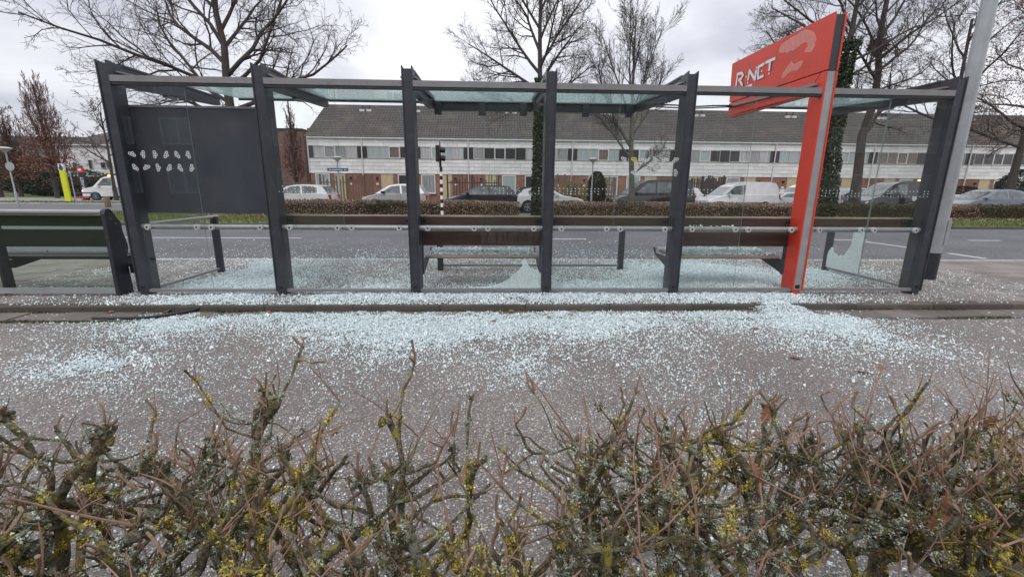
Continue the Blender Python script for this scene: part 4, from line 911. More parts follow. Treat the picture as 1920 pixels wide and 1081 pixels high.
car('white car with a yellow plate peeping out behind the tail of the white panel van', 'car_white', 17.0-0.5, 27.8, -1, sc(hatch_b, 1.0, .95), sc(hatch_c, 1.0, .85), scw(hatch_w, 1.0, .85))
car('white delivery van mostly hidden behind the red pylon post', 'car_white', 18.1, 28.2, -1, sc(van_b, 0.9, 1.0), sc(van_c, 0.9, 1.0), scw(van_w, 0.9, 1.0), wheels=(0.75, 3.1), name='panel_van', cat='van', rear=False)
car('silver hatchback standing just left of the black delivery van, behind the leaning tree', 'car_silver', 21.2, 28.6, -1, sc(hatch_b, 1.0, 1.03), sc(hatch_c, 1.0, 1.05), scw(hatch_w, 1.0, 1.04))
bv_b = [(0.0, 0.28), (0.0, 0.62), (0.08, 0.82), (0.45, 0.96), (1.05, 1.12), (1.3, 1.15), (4.95, 1.2), (5.02, 1.0), (5.04, 0.5), (5.0, 0.28)]
bv_c = [(0.82, 1.06), (1.7, 1.76), (2.1, 1.90), (2.8, 1.95), (4.4, 1.94), (4.85, 1.85), (4.98, 1.16)]
bv_w = [[(1.30, 1.20), (1.92, 1.72), (2.5, 1.78), (2.5, 1.20)]]
def bvx(root, X, y, w):
    MB().disc((X(2.85), y-w-0.004, 0.95), 'y', 0.14, 0.012, 16).build('round_decal', M['sticker'], root)
    for k in range(6): MB().box(X(3.15+k*0.16), y-w-0.004, 0.93, X(3.15+k*0.16+0.11), y-w*0.95, 1.04).build('door_lettering', M['red'] if k < 4 else M['alu'], root)
    MB().box(X(3.9), y-0.15, 1.955, X(4.1), y+0.15, 2.05).build('roof_beacon', M['amber_lit'], root)
car('black delivery van parked behind the right-hand shelter bay', 'car_black', 21.6, 26, -1, bv_b, bv_c, bv_w, W=1.9, wheels=(0.95, 4.0), name='panel_van', cat='van', rear=False, extra=bvx)
civ_b = [(0.0, 0.28), (0.0, 0.52), (0.06, 0.66), (0.30, 0.78), (1.0, 0.94), (1.3, 0.98), (4.0, 1.02), (4.38, 1.04), (4.45, 0.8), (4.46, 0.45), (4.4, 0.26)]
civ_c = [(0.78, 0.90), (1.90, 1.42), (2.3, 1.51), (2.8, 1.53), (3.5, 1.46), (3.95, 1.30), (4.32, 1.03)]
civ_w = [[(1.35, 0.99), (2.02, 1.37), (2.65, 1.44), (2.72, 1.01)], [(2.8, 1.01), (2.74, 1.44), (3.35, 1.39), (3.85, 1.16), (3.6, 1.05)]]
car('silver-blue hatchback parked right of the grey light pole', 'car_blue', 27.66, 26, -1, civ_b, civ_c, civ_w, W=1.78, wheels=(0.9, 3.62))
car('white car nose showing just behind the silver-blue hatchback', 'car_white', 28.2, 28.7, -1, hatch_b, sc(hatch_c, 1, .8), scw(hatch_w, 1, .8))
# white van with beacons at the far left, turned slightly
def bigx(root, X, y, w):
    MB().box(X(1.75), y-0.3, 2.05, X(1.95), y+0.3, 2.16).build('amber_beacon', M['amber_lit'], root)
    MB().box(X(-0.01), y-w*0.6, 0.62, X(0.02), y+w*0.6, 0.82).build('grille', M['black'], root)
    MB().box(X(-0.02), y-w*0.95, 0.30, X(0.03), y+w*0.95, 0.50).build('bumper', M['dark_metal'], root)
big_b = [(0.0, 0.30), (0.0, 0.70), (0.06, 0.92), (0.5, 1.08), (0.95, 1.16), (1.2, 1.18), (4.6, 1.2), (4.65, 0.5), (4.6, 0.3)]
big_c = [(0.80, 1.12), (1.45, 1.88), (1.75, 2.02), (2.3, 2.06), (4.4, 2.05), (4.55, 1.95), (4.62, 1.15)]
wv = car('white van with lit amber beacon and headlights standing beyond the side road', 'car_white', -35.85, 41.2, -1, big_b, big_c, [[(1.10, 1.22), (1.62, 1.85), (2.15, 1.90), (2.2, 1.24)]], W=1.95, wheels=(0.95, 3.7), group='', name='service_van', cat='van', rear=False, extra=bigx, lit=True)
if 'group' in wv: del wv['group']
wv.rotation_euler = (0, 0, math.radians(14))
# ================================================================== street furniture
def tube_thing_parts(): pass
lp = thing('light_pole', 'tall grey light pole with a black base beside the right end of the shelter', 'light pole', (6.77, 6.44, ZP))
MB().tube([(6.765, 6.44, ZP), (6.765, 6.44, 0.50)], [0.104, 0.102], 20).build('base_collar', M['dark_metal'], lp, smooth=40)
MB().tube([(6.765, 6.44, 0.50), (6.765, 6.44, 1.05), (6.765, 6.44, 1.3), (6.765, 6.44, 6.5), (6.765, 6.44, 9.0)], [0.100, 0.098, 0.097, 0.082, 0.07], 22).build('pole', M['galv'], lp, smooth=40)
mb = MB(); mb.prism([(6.80, 0.62), (6.855, 0.63), (6.855, 0.98), (6.83, 1.02), (6.80, 1.0)], 'y', 6.338, 6.352); mb.build('access_door', M['galv'], lp)
MB().tube([(6.765, 6.44, 9.0), (6.765, 7.2, 9.3), (6.765, 8.2, 9.35)], [0.06, 0.045, 0.04], 10).build('arm', M['galv'], lp)
MB().box(6.65, 8.1, 9.30, 6.88, 8.8, 9.42).build('lamp_head', M['dark_metal'], lp)
# traffic light with banded post
X0, Y0 = -2.0, 17.3
tl = thing('traffic_light', 'traffic light on a black and white banded post on the far kerb', 'traffic light', (X0, Y0, 0.07))
MB().tube([(X0, Y0, 0.07), (X0, Y0, 2.15)], 0.052, 14).build('post', M['black'], tl, smooth=40)
zb_ = 0.36
while zb_ < 2.0:
    MB().tube([(X0, Y0, zb_), (X0, Y0, zb_+0.15)], 0.0535, 14, caps=False).build('white_band', M['white_vinyl'], tl, smooth=40); zb_ += 0.29
mb = MB(); mb.box(X0-0.17, Y0-0.13, 2.33, X0-0.03, Y0+0.13, 2.92); mb.build('lamp_housing', M['black'], tl)
mb = MB(); pts = [(Y0+0.24*math.cos(a), 2.62+0.47*math.sin(a)) for a in np.linspace(0, 2*PI, 20)[:-1]]; mb.prism(pts, 'x', X0-0.03, X0-0.012); mb.build('backing_board', M['dark_metal'], tl)
for zz in (2.77, 2.47):
    mb = MB(); mb.tube([(X0-0.012, Y0, zz), (X0+0.17, Y0, zz-0.02)], [0.105, 0.10], 14, caps=False); mb.disc((X0-0.005, Y0, zz), 'x', 0.10, 0.012, 14); mb.build('visor', M['black'], tl)
MB().box(X0-0.06, Y0-0.035, 2.13, X0+0.02, Y0+0.035, 2.40).build('clamp', M['black'], tl)
# post-top street lamps
def lamp(x, y, h, label, z0=0.0, hat=0.30, sub=None):
    t = thing('street_lamp', label, 'street lamp', (x, y, z0), 'post-top street lamps')
    MB().tube([(x, y, z0), (x, y, z0+0.9), (x, y, z0+0.95), (x, y, h-0.26)], [0.06, 0.06, 0.042, 0.036], 10).build('pole', M['galv'], t, smooth=40)
    MB().tube([(x, y, h-0.26), (x, y, h-0.18), (x, y, h-0.02)], [0.05, 0.10, hat*0.95], 14).build('lamp_shade', M['lamp_shade'], t, smooth=40)
    MB().tube([(x, y, h-0.02), (x, y, h+0.02), (x, y, h+0.07)], [hat, hat, hat*0.5], 14).build('lamp_cap', M['flash'], t, smooth=40)
    return t
l1 = lamp(-9.33, 27.6, 3.05, 'street lamp with a blue street name plate in front of the left terraced houses')
MB().box(-9.33-0.62, 27.54, 2.26, -9.33+0.62, 27.565, 2.44).build('name_plate', M['blue_sign'], l1)
mb = MB(); x = -9.33-0.5; r_ = random.Random(3)
while x < -9.33+0.48:
    w_ = r_.uniform(0.02, 0.05)
    if r_.random() > 0.12: mb.box(x, 27.536, 2.31, x+w_, 27.5395, 2.31+r_.choice((0.05, 0.07, 0.07)))
    x += w_+0.02
mb.build('plate_lettering', M['white_vinyl'], l1, kind='stuff')
lamp(6.15, 28.0, 3.15, 'street lamp in front of the clipped dark conifer')
l3 = lamp(-29.05, 28.45, 3.42, 'street lamp with a round grey sign at the far left edge', 0.0, 0.33)
MB().disc((-28.93, 28.38, 2.38), 'y', 0.26, 0.02, 20).build('round_sign', M['galv'], l3)
lamp(-23.6, 46.5, 3.6, 'small street lamp beside the brown brick block', 0.0, 0.3)
# pillars, thin post, bollard at the left
yp = thing('info_pillar', 'bright yellow pillar with a white and blue emblem at its top', 'pillar', (-34.65, 37.9, 0))
MB().box(-34.87, 37.82, 0, -34.46, 37.98, 2.45).build('pillar', M['yellow_sign'], yp)
MB().box(-34.87, 37.82, 2.4505, -34.46, 37.98, 2.93).build('emblem_panel', M['white_vinyl'], yp)
mb = MB(); mb.disc((-34.66, 37.815, 2.60), 'y', 0.17, 0.012, 18); mb.build('emblem_disc', M['blue_sign'], yp)
mb = MB(); mb.disc((-34.68, 37.812, 2.80), 'y', 0.09, 0.012, 14); mb.build('emblem_disc', M['navy'], yp)
bpil = thing('stop_pillar', 'dark navy bus stop pillar with a red cap and white lettering running down it', 'pillar', (-35.6, 40.6, 0))
MB().box(-35.83, 40.52, 0, -35.38, 40.68, 2.35).build('pillar', M['navy'], bpil)
MB().box(-35.84, 40.51, 2.3505, -35.37, 40.69, 2.72).build('cap', M['red'], bpil)
MB().box(-35.75, 40.505, 2.48, -35.5, 40.5095, 2.64).build('cap_mark', M['white_vinyl'], bpil)
MB().box(-35.62, 40.53, 2.7205, -35.45, 40.67, 2.9).build('finial', M['blue_sign'], bpil)
fc = bpy.data.curves.new('t', 'FONT'); fc.body = 'R-NET'; fc.size = 0.36; fc.extrude = 0.002
fo = bpy.data.objects.new('t', fc); COL.objects.link(fo); dg = bpy.context.evaluated_depsgraph_get(); tm = bpy.data.meshes.new_from_object(fo.evaluated_get(dg)); bpy.data.objects.remove(fo)
tm.materials.clear(); tm.materials.append(M['white_vinyl'])
put('lettering', tm, bpil, (-35.47, 40.515, 0.95), (PI/2, -PI/2, 0))
tp = thing('sign_post', 'thin grey post standing between the yellow pillar and the navy pillar', 'post', (-30.6, 34, 0))
MB().tube([(-30.6, 34, 0), (-30.6, 34, 1.2), (-30.6, 34, 2.25)], [0.04, 0.036, 0.03], 8).build('post', M['galv'], tp, smooth=40)
MB().box(-30.66, 33.95, 2.1, -30.54, 34.0, 2.3).build('sign_plate', M['galv'], tp)
bo = MB(); bo.tube([(-24.05, 28.8, 0), (-24.05, 28.8, 0.58), (-24.05, 28.8, 0.62)], [0.16, 0.16, 0.13], 10)
tag(bo.build('bollard', M['wood_fence'], None, (-24.05, 28.8, 0), smooth=40), 'short wooden bollard on the grass beside the side road', 'bollard')
br = thing('barrier', 'low red and blue folding barrier on the grass in front of the white van', 'barrier', (-34.0, 38.8, 0))
for x in (-34.7, -33.2):
    MB().tube([(x-0.2, 38.6, 0), (x, 38.8, 0.7), (x+0.2, 39.0, 0)], 0.03, 5).build('leg', M['blue_sign'], br)
MB().box(-34.9, 38.78, 0.60, -33.0, 38.82, 0.70).build('rail', M['blue_sign'], br); MB().box(-34.8, 38.75, 0.22, -33.8, 38.79, 0.38).build('plank', M['red'], br)
# wheelie bin
wbn = thing('wheelie_bin', 'black wheelie bin beside the tan door left of the red pylon', 'bin', (20.25, 30, 0.05))
mb = MB(); v = [(20.04, 29.8, .12), (20.46, 29.8, .12), (20.46, 30.2, .12), (20.04, 30.2, .12), (19.98, 29.72, 1.05), (20.52, 29.72, 1.05), (20.52, 30.28, 1.05), (19.98, 30.28, 1.05)]
mb.add(v, [(0,3,2,1),(4,5,6,7),(0,1,5,4),(1,2,6,5),(2,3,7,6),(3,0,4,7)]); mb.build('body', M['black'], wbn)
MB().prism([(29.66, 1.06), (29.7, 1.10), (30.3, 1.16), (30.34, 1.06)], 'x', 19.95, 20.55).build('lid', M['dark_metal'], wbn)
for x in (20.02, 20.48): MB().disc((x, 30.22, 0.15), 'x', 0.10, 0.05, 12).build('wheel', M['tyre'], wbn)
# fences of the front gardens
def fence(label, x0, x1, y, h, kind, mat, z0=0.05, step=0.14):
    t = thing('garden_fence', label, 'fence', ((x0+x1)/2, y, z0), 'front garden fences')
    L_ = x1-x0; n = int(L_/1.8)+1
    for k in range(n+1): MB().box(x0+L_*k/n-0.05, y-0.05, z0, x0+L_*k/n+0.05, y+0.05, z0+h+rng.uniform(-.05, .12)).build('post', mat, t)
    if kind == 'boards':
        z = z0+0.1
        while z < z0+h-0.1: MB().box(x0, y-0.075, z, x1, y-0.051, z+0.13).build('board', mat, t); z += 0.19
    else:
        for z in (z0+0.35, z0+h-0.45): MB().box(x0, y+0.015, z, x1, y+0.045, z+0.07).build('rail', mat, t)
        x = x0+0.05; me = mesh_of(MB().box(-0.028 if kind == 'bars' else -0.05, -0.012, 0, 0.028 if kind == 'bars' else 0.05, 0.012, 1), 'slat', mat)
        while x < x1-0.03:
            put('slat', me, t, (x, y, z0+0.03), (0, rng.uniform(-.02, .02), 0), (1, 1, h+rng.uniform(-.28, .12))); x += step*rng.uniform(0.85, 1.2)
    return t
fence('weathered horizontal board fence left of the terrace by the white hatchback', -15.2, -12.6, 32, 1.65, 'boards', M['wood_fence'])
fence('rickety pale slat fence behind the street name plate', -11.8, -8.3, 31.2, 2.0, 'slats', M['wood_fence'], step=0.2)
fence('dark upright bar fence behind the dark grey hatchback', -3.2, 0.3, 31.3, 2.05, 'bars', M['wood_dark_fence'], step=0.19)
fence('brown slat fence between the ivy trunk and the yellow-green shrub', 3.9, 5.6, 31.3, 2.15, 'slats', M['wood_fence'], step=0.16)
fence('brown slat fence right of the dark conifer', 7.0, 8.5, 31.2, 2.0, 'slats', M['wood_fence'], step=0.15)
fence('tall dark slat fence left of the white panel van', 13.2, 16.3, 31.3, 2.15, 'slats', M['wood_dark_fence'], step=0.13)

# ================================================================== foliage
def leaf_quads(P, size, rs=None, flat=0.0, aspect=0.6):
    """random quads centred on P (n,3)"""
    n = len(P); rs = rs or nrng
    a = rs.normal(size=(n, 3)); a /= np.linalg.norm(a, axis=1, keepdims=True)
    b = rs.normal(size=(n, 3)); b -= a*(a*b).sum(1, keepdims=True); b /= np.linalg.norm(b, axis=1, keepdims=True)
    s = (size*rs.uniform(0.6, 1.3, n))[:, None]
    a = a*s/2; b = b*s/2*aspect
    v = np.stack([P-a-b*0.3, P-b, P+a, P+b], 1).reshape(-1, 3)
    q = np.arange(n*4).reshape(-1, 4); return v, q
def facets(P, size, rs):
    n = len(P); a = rs.normal(size=(n, 3, 3)); a /= np.linalg.norm(a, axis=2, keepdims=True)
    v = P[:, None, :]+a*(size*rs.uniform(0.45, 0.95, n))[:, None, None]; return v.reshape(-1, 3), np.arange(n*3).reshape(-1, 3)
def hedge_thing(label, x0, x1, y0, y1, z0, h, nleaf, mats=('hedge_leaf',), green=None, seed=1, hn=None):
    rs = np.random.default_rng(seed)
    t = thing('hedge', label, 'hedge', ((x0+x1)/2, (y0+y1)/2, z0))
    # leaves concentrated near the outer faces, with a bumpy clipped outline
    def surf(n):
        x = rs.uniform(x0, x1, n); y = y0+(y1-y0)*rs.beta(0.7, 1.3, n); u = rs.random(n)
        top = h*(0.93+0.10*(fbm(x*0.9+seed*7, y*0.9, 3)-0.5)*2); z = z0+top*np.where(u < 0.45, 1-rs.random(n)**2*0.35, rs.random(n))
        bulge = 0.12*(fbm(x*1.7, z*2.0+seed, 3)-0.5)*2; end = np.minimum(x-x0, x1-x)
        y = y+np.where(y < (y0+y1)/2, bulge, -bulge)
        return np.stack([x, y, z], 1)
    P = surf(nleaf)
    if green is not None:
        gm = ((P[:, 0] > green[0]) & (P[:, 0] < green[1]) & (fbm(P[:, 0]*0.6, P[:, 2]*1.5, 3) > 0.42)) | (fbm(P[:, 0]*0.45+9, P[:, 1]*0.5+P[:, 2], 3) > 0.66)
    else: gm = fbm(P[:, 0]*0.45+9, P[:, 1]*0.5+P[:, 2], 3) > 0.68
    mb = MB(); v, q = leaf_quads(P[~gm], 0.062, rs); mb.addq(v, q); mb.build('foliage', M['hedge_leaf'], t, kind='stuff')
    mb = MB(); v, q = leaf_quads(P[gm], 0.062, rs); mb.addq(v, q); mb.build('foliage', M['hedge_green'], t, kind='stuff')
    n = int((x1-x0)*26); bx = rs.uniform(x0, x1, n); by = rs.uniform(y0+0.1, y1-0.1, n); pts = []
    for k in range(n):
        p = np.array([bx[k], by[k], z0]); q = p+np.array([rs.normal(0, .2), rs.normal(0, .2), h*rs.uniform(.75, 1.05)]); pts.append([p, (p+q)/2+rs.normal(0, .05, 3), q])
    mb = MB(); mb.tubes(np.array(pts), np.tile([0.016, 0.012, 0.006], (n, 1)), 4); mb.build('twigs', M['twig'], t, kind='stuff')
    # dense interior
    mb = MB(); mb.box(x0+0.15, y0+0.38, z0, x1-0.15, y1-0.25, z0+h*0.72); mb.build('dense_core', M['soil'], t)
    return t
hedge_thing('long clipped brown hedge left of the ivy tree on the far verge', -12.2, 1.2, 20.5, 21.9, 0.07, 0.76, 26000, seed=2)
hedge_thing('long clipped brown hedge right of the ivy tree, greener near the red pylon', 2.7, 40, 20.5, 21.9, 0.07, 0.74, 56000, green=(14.5, 21), seed=3)
def shrub(name, label, x, y, z0, rx, ry, h, n, mat, size, cat='shrub', conic=0.0, seed=1):
    rs = np.random.default_rng(seed); t = thing(name, label, cat, (x, y, z0))
    u = rs.random(n); th = rs.uniform(0, 2*PI, n); z = rs.random(n); rr = np.sqrt(np.clip(1-(2*z-1)**2*0.9 if conic == 0 else (1-z*conic), 0.02, 1)); rr = rr*(0.55+0.45*rs.random(n)**0.4)*(0.8+0.4*fbm(th*1.5+seed, z*4, 3))
    P = np.stack([x+rx*rr*np.cos(th), y+ry*rr*np.sin(th), z0+h*z], 1)
    mb = MB(); v, q = leaf_quads(P, size, rs); mb.addq(v, q); mb.build('foliage', M[mat], t, kind='stuff')
    n2 = 14; pts = [[(x+rs.normal(0, .1), y+rs.normal(0, .1), z0), (x+rs.normal(0, rx*.3), y+rs.normal(0, ry*.3), z0+h*.5), (x+rs.normal(0, rx*.4), y+rs.normal(0, ry*.4), z0+h*.85)] for _ in range(n2)]
    mb = MB(); mb.tubes(np.array(pts), np.tile([0.04, 0.03, 0.012], (n2, 1)), 5); mb.build('stems', M['twig'], t, kind='stuff'); return t
shrub('conifer', 'dark clipped conifer standing behind the street lamp', 6.75, 29.3, 0, 0.62, 0.6, 2.45, 6500, 'conifer', 0.09, 'conifer', seed=4)
shrub('shrub', 'yellow-green shrub left of the dark conifer', 5.3, 29.3, 0, 0.85, 0.5, 1.75, 2200, 'yellow_leaf', 0.09, seed=5)
shrub('shrub', 'round dark evergreen shrub at the right edge behind the silver-blue hatchback', 37.4, 30, 0, 1.9, 1.4, 2.9, 9000, 'conifer', 0.11, seed=6)
shrub('shrub', 'low dark clipped evergreen hedge shrub behind the silver-blue hatchback', 33.2, 31, 0, 2.6, 0.5, 1.75, 7000, 'conifer', 0.10, seed=7)
shrub('shrub', 'dark evergreen mass below the bare trees at the far left', -52, 58, 0, 12, 2.0, 4.2, 15000, 'conifer', 0.24, seed=8)
shrub('shrub', 'dark shrub at the foot of the white clad house', -40.5, 50, 0, 3.2, 1.0, 2.0, 4500, 'conifer', 0.16, seed=9)
shrub('shrub', 'dark scrub under the reddish tree at the far left', -49, 53, 0, 6.5, 1.5, 3.0, 6000, 'conifer', 0.2, seed=10)
# ================================================================== bare trees
def rot(d, ang, az):
    x, y, z = d
    if abs(z) < 0.95: ax, ay, az_ = -y, x, 0.0
    else: ax, ay, az_ = 0.0, -z, y
    l = math.sqrt(ax*ax+ay*ay+az_*az_); ax, ay, az_ = ax/l, ay/l, az_/l
    bx, by, bz = y*az_-z*ay, z*ax-x*az_, x*ay-y*ax
    c, s = math.cos(ang), math.sin(ang); ca, sa = math.cos(az), math.sin(az)
    return (x*c+s*(ax*ca+bx*sa), y*c+s*(ay*ca+by*sa), z*c+s*(az_*ca+bz*sa))
def grow(r, p, d, Ln, r0, lvl, spec, out):
    nseg = spec['seg'][lvl]; wig = spec['wig'][lvl]; up = spec['up'][lvl]; pts = [p]; step = Ln/nseg; ds = [d]
    for i in range(nseg):
        d = (d[0]+r.gauss(0, wig), d[1]+r.gauss(0, wig), d[2]+r.gauss(0, wig)+up)
        l = math.sqrt(d[0]**2+d[1]**2+d[2]**2); d = (d[0]/l, d[1]/l, d[2]/l); p = (p[0]+d[0]*step, p[1]+d[1]*step, p[2]+d[2]*step); pts.append(p); ds.append(d)
    rmin = spec['rmin']; rad = [max(rmin, r0*(1-0.72*(i/nseg)**1.1)) for i in range(nseg+1)]
    out.setdefault((nseg, lvl), []).append((pts, rad))
    if lvl >= spec['max']: return
    k = spec['kids'][lvl]
    for j in range(k):
        t = 0.16+0.84*(j+r.random())/k; fi = min(t*nseg, nseg-0.01); i = int(fi); f = fi-i
        q = tuple(pts[i][c]*(1-f)+pts[i+1][c]*f for c in range(3))
        a = spec['ang'][lvl]*r.uniform(0.7, 1.25); cl = Ln*spec['len'][lvl]*r.uniform(0.65, 1.2)*(1.12-0.55*t)
        grow(r, q, rot(ds[i], a, r.uniform(0, 2*PI)), cl, max(rmin, rad[i]*0.50), lvl+1, spec, out)
BASE = dict(seg=[6, 5, 3, 2], wig=[0.14, 0.18, 0.22, 0.25], up=[0.05, 0.05, 0.06, 0.04], kids=[12, 8, 8, 0], ang=[0.75, 0.8, 0.85, 0.8], len=[0.5, 0.5, 0.55, 0.5], rmin=0.006, max=3)
def tree(label, base, trunk, r0, limbs, seed, spec=None, bark='bark', twig='twig', leader=True, group='bare trees along the road', rt=None, name='bare_tree'):
    """trunk: list of points relative to base; limbs: (height fraction, azimuth deg, elevation deg, length, radius)"""
    r = random.Random(seed); sp = dict(BASE); sp.update(spec or {})
    t = thing(name, label, 'tree', base, group)
    pts = [tuple(base[c]+q[c] for c in range(3)) for q in trunk]; n = len(pts)
    rad = [r0*1.25]+[r0*(1-(1-(rt or 0.35))*i/(n-1)) for i in range(1, n)]
    MB().tubes([pts], [rad], 9).build('trunk', M[bark], t, smooth=60)
    lens = [0]
    for a, b in zip(pts[:-1], pts[1:]): lens.append(lens[-1]+math.dist(a, b))
    for hf, az, el, ln, lr in limbs:
        s = hf*lens[-1]; i = max(k for k in range(n-1) if lens[k] <= s+1e-6); f = (s-lens[i])/(lens[i+1]-lens[i])
        q = tuple(pts[i][c]*(1-f)+pts[i+1][c]*f for c in range(3)); a, e = math.radians(az), math.radians(el)
        out = {}; grow(r, q, (math.cos(a)*math.cos(e), math.sin(a)*math.cos(e), math.sin(e)), ln, lr, 0, sp, out)
        mb = MB()
        for (ns, lv), lst in sorted(out.items()):
            mb.tubes(np.array([x[0] for x in lst]), np.array([x[1] for x in lst]), 6 if lv == 0 else (4 if lv == 1 else 3), 0 if lv < 2 else 1)
        mb.build('limb', [M[bark], M[twig]], t, smooth=60)
    return t
def ring_limbs(r, n, h0, h1, el0, el1, l0, l1, rr0, rr1, az0=0):
    return [(h0+(h1-h0)*i/(n-1), az0+i*137.5+r.uniform(-20, 20), el0+(el1-el0)*i/(n-1)+r.uniform(-8, 8), l0+(l1-l0)*i/(n-1)*1.0, rr0+(rr1-rr0)*i/(n-1)) for i in range(n)]
r = random.Random(5)
# big spreading tree behind the poster board
tree('big spreading bare tree behind the poster board on the left', (-13.2, 24.0, 0), [(0, 0, 0), (0.05, 0, 2.5), (0.0, 0, 5.2), (-0.05, 0.1, 6.6), (0.1, 0, 8.0), (-0.1, 0, 9.5), (0.1, 0, 12)], 0.27,
     [(0.40, 184, 12, 6.4, 0.10), (0.415, 5, 16, 6.8, 0.115), (0.45, 160, 30, 7.0, 0.10), (0.50, 200, 34, 7.2, 0.10), (0.5, 15, 26, 6.6, 0.10), (0.55, 350, 36, 6.2, 0.11), (0.6, 150, 45, 6.5, 0.11), (0.66, 80, 40, 4.5, 0.09), (0.66, 215, 48, 6, 0.10), (0.72, 15, 50, 5.5, 0.09), (0.8, 175, 55, 5, 0.08), (0.85, 300, 50, 4.5, 0.08), (0.95, 60, 70, 4, 0.06)], 21,
     dict(wig=[0.16, 0.24, 0.28, 0.3], up=[0.05, 0.06, 0.07, 0.05], kids=[12, 8, 7, 0]))
# ivy tree in the hedge gap
def ivy(t, base, pts, r, n, seed):
    rs = np.random.default_rng(seed); P = []
    pts = np.array([[base[c]+q[c] for c in range(3)] for q in pts]); seg = np.linalg.norm(np.diff(pts, axis=0), axis=1); cum = np.concatenate([[0], np.cumsum(seg)])
    s = rs.uniform(0, cum[-1], n); C = np.stack([np.interp(s, cum, pts[:, c]) for c in range(3)], 1); th = rs.uniform(0, 2*PI, n)
    rr = r*(0.75+0.6*fbm(th*2+seed, s*1.6, 3))*(1-0.25*s/cum[-1])*rs.uniform(0.8, 1.15, n)
    P = C+np.stack([rr*np.cos(th), rr*np.sin(th), np.zeros(n)], 1)
    mb = MB(); v, q = leaf_quads(P, 0.10, rs, aspect=0.9); mb.addq(v, q); mb.build('ivy', M['ivy'], t, kind='stuff')
tr = [(0, 0, 0), (0.0, 0, 2), (-0.03, 0, 4.2), (0.0, 0, 6.0), (-0.05, 0, 8), (0.0, 0, 11)]
T = tree('bare tree with an ivy-clad trunk standing in the gap of the far hedge', (2.02, 20.6, 0.05), tr, 0.17,
     [(0.42, 175, 18, 3.2, 0.06), (0.46, 10, 25, 3.2, 0.06), (0.5, 160, 32, 3.7, 0.07), (0.53, 25, 38, 3.6, 0.07), (0.56, 195, 42, 3.8, 0.07), (0.58, 300, 40, 3.2, 0.06), (0.6, 350, 50, 3.8, 0.07), (0.64, 150, 55, 3.8, 0.065), (0.68, 40, 55, 3.5, 0.06), (0.72, 200, 60, 3.5, 0.055), (0.78, 330, 60, 3.2, 0.05), (0.85, 120, 65, 3, 0.045)], 33, dict(wig=[0.12, 0.16, 0.2, 0.22], kids=[12, 9, 7, 0], len=[0.5, 0.52, 0.6, 0.5], rmin=0.005))
ivy(T, (2.02, 20.6, 0.05), tr[:4], 0.24, 5200, 3)
# young bare tree right of centre
T = tree('young bare tree with upswept branches in front of the black people carrier', (7.0, 22.4, 0.05), [(0, 0, 0), (-0.05, 0, 1.5), (-0.2, 0, 3.2), (-0.3, 0, 5), (-0.35, 0, 7), (-0.4, 0, 9.2)], 0.17,
     [(0.22, 25, 22, 2.6, 0.05), (0.30, 178, 40, 3.2, 0.06), (0.36, 170, 55, 4.2, 0.09), (0.42, 10, 45, 3.8, 0.06), (0.45, 30, 62, 4.2, 0.06), (0.5, 150, 62, 4, 0.055), (0.55, 340, 66, 3.8, 0.05), (0.6, 200, 66, 3.5, 0.05), (0.68, 60, 70, 3, 0.04), (0.75, 240, 70, 2.6, 0.035)], 45,
     dict(wig=[0.08, 0.12, 0.16, 0.2], up=[0.06, 0.08, 0.08, 0.05], ang=[0.5, 0.55, 0.6, 0.6], kids=[11, 8, 7, 0], rmin=0.005), bark='bark_green', rt=0.15)
# ivy tree right of the pylon
tr = [(0, 0, 0), (-0.1, 0, 2), (-0.3, 0, 4.2), (-0.25, 0, 6.0), (-0.1, 0, 8), (0.0, 0, 11)]
T = tree('tall bare tree with thick ivy on its trunk just right of the red pylon', (16.2, 21.2, 0.05), tr, 0.22,
     [(0.5, 180, 25, 4.0, 0.065), (0.54, 165, 40, 4.4, 0.07), (0.57, 20, 30, 3.5, 0.07), (0.6, 195, 45, 4.6, 0.08), (0.63, 340, 40, 3.6, 0.07), (0.68, 150, 52, 4.4, 0.07), (0.72, 30, 55, 3.8, 0.06), (0.77, 200, 58, 4, 0.06), (0.84, 330, 60, 3.5, 0.05), (0.9, 100, 65, 3, 0.05)], 57, dict(kids=[11, 8, 7, 0], rmin=0.005))
ivy(T, (16.2, 21.2, 0.05), tr[:5], 0.46, 12000, 5)
# leaning tree with nest
tr = [(0, 0, 0), (-0.1, 0, 2), (-0.25, 0, 4.0), (0.05, 0, 5.6), (0.0, 0, 7.0), (-0.25, 0, 8.2), (-0.2, 0, 11)]
T = tree('bare tree with a crow nest and a crooked side branch right of the ivy trunk', (18.7, 22.4, 0.05), tr, 0.24,
     [(0.36, 8, 35, 4.2, 0.10), (0.5, 175, 30, 3.0, 0.05), (0.55, 10, 28, 3.4, 0.055), (0.6, 190, 42, 3.6, 0.07), (0.64, 20, 42, 4.4, 0.08), (0.68, 330, 50, 4, 0.07), (0.72, 165, 55, 3.8, 0.06), (0.74, 30, 58, 4.2, 0.07), (0.8, 200, 60, 3.6, 0.05), (0.86, 350, 62, 3.6, 0.05)], 63, dict(kids=[11, 8, 7, 0], wig=[0.14, 0.18, 0.22, 0.25], rmin=0.005), rt=0.4)
rs = np.random.default_rng(2); pts = []
for k in range(150):
    a = rs.uniform(0, 2*PI); c = np.array([18.45+rs.normal(0, .05), 22.4, 8.15+rs.uniform(-.28, .22)]); d = np.array([math.cos(a), math.sin(a), rs.normal(0, .3)]); o_ = np.array([-d[1], d[0], 0])*rs.uniform(.12, .34); pts.append([c+o_-d*.35, c+o_+rs.normal(0, .02, 3), c+o_+d*.35])
mb = MB(); mb.tubes(np.array(pts), np.full((150, 3), 0.012), 3); tag(mb.build('bird_nest', M['twig'], None, (18.45, 22.4, 8.0)), 'dark stick nest in the fork of the crooked bare tree', 'nest')
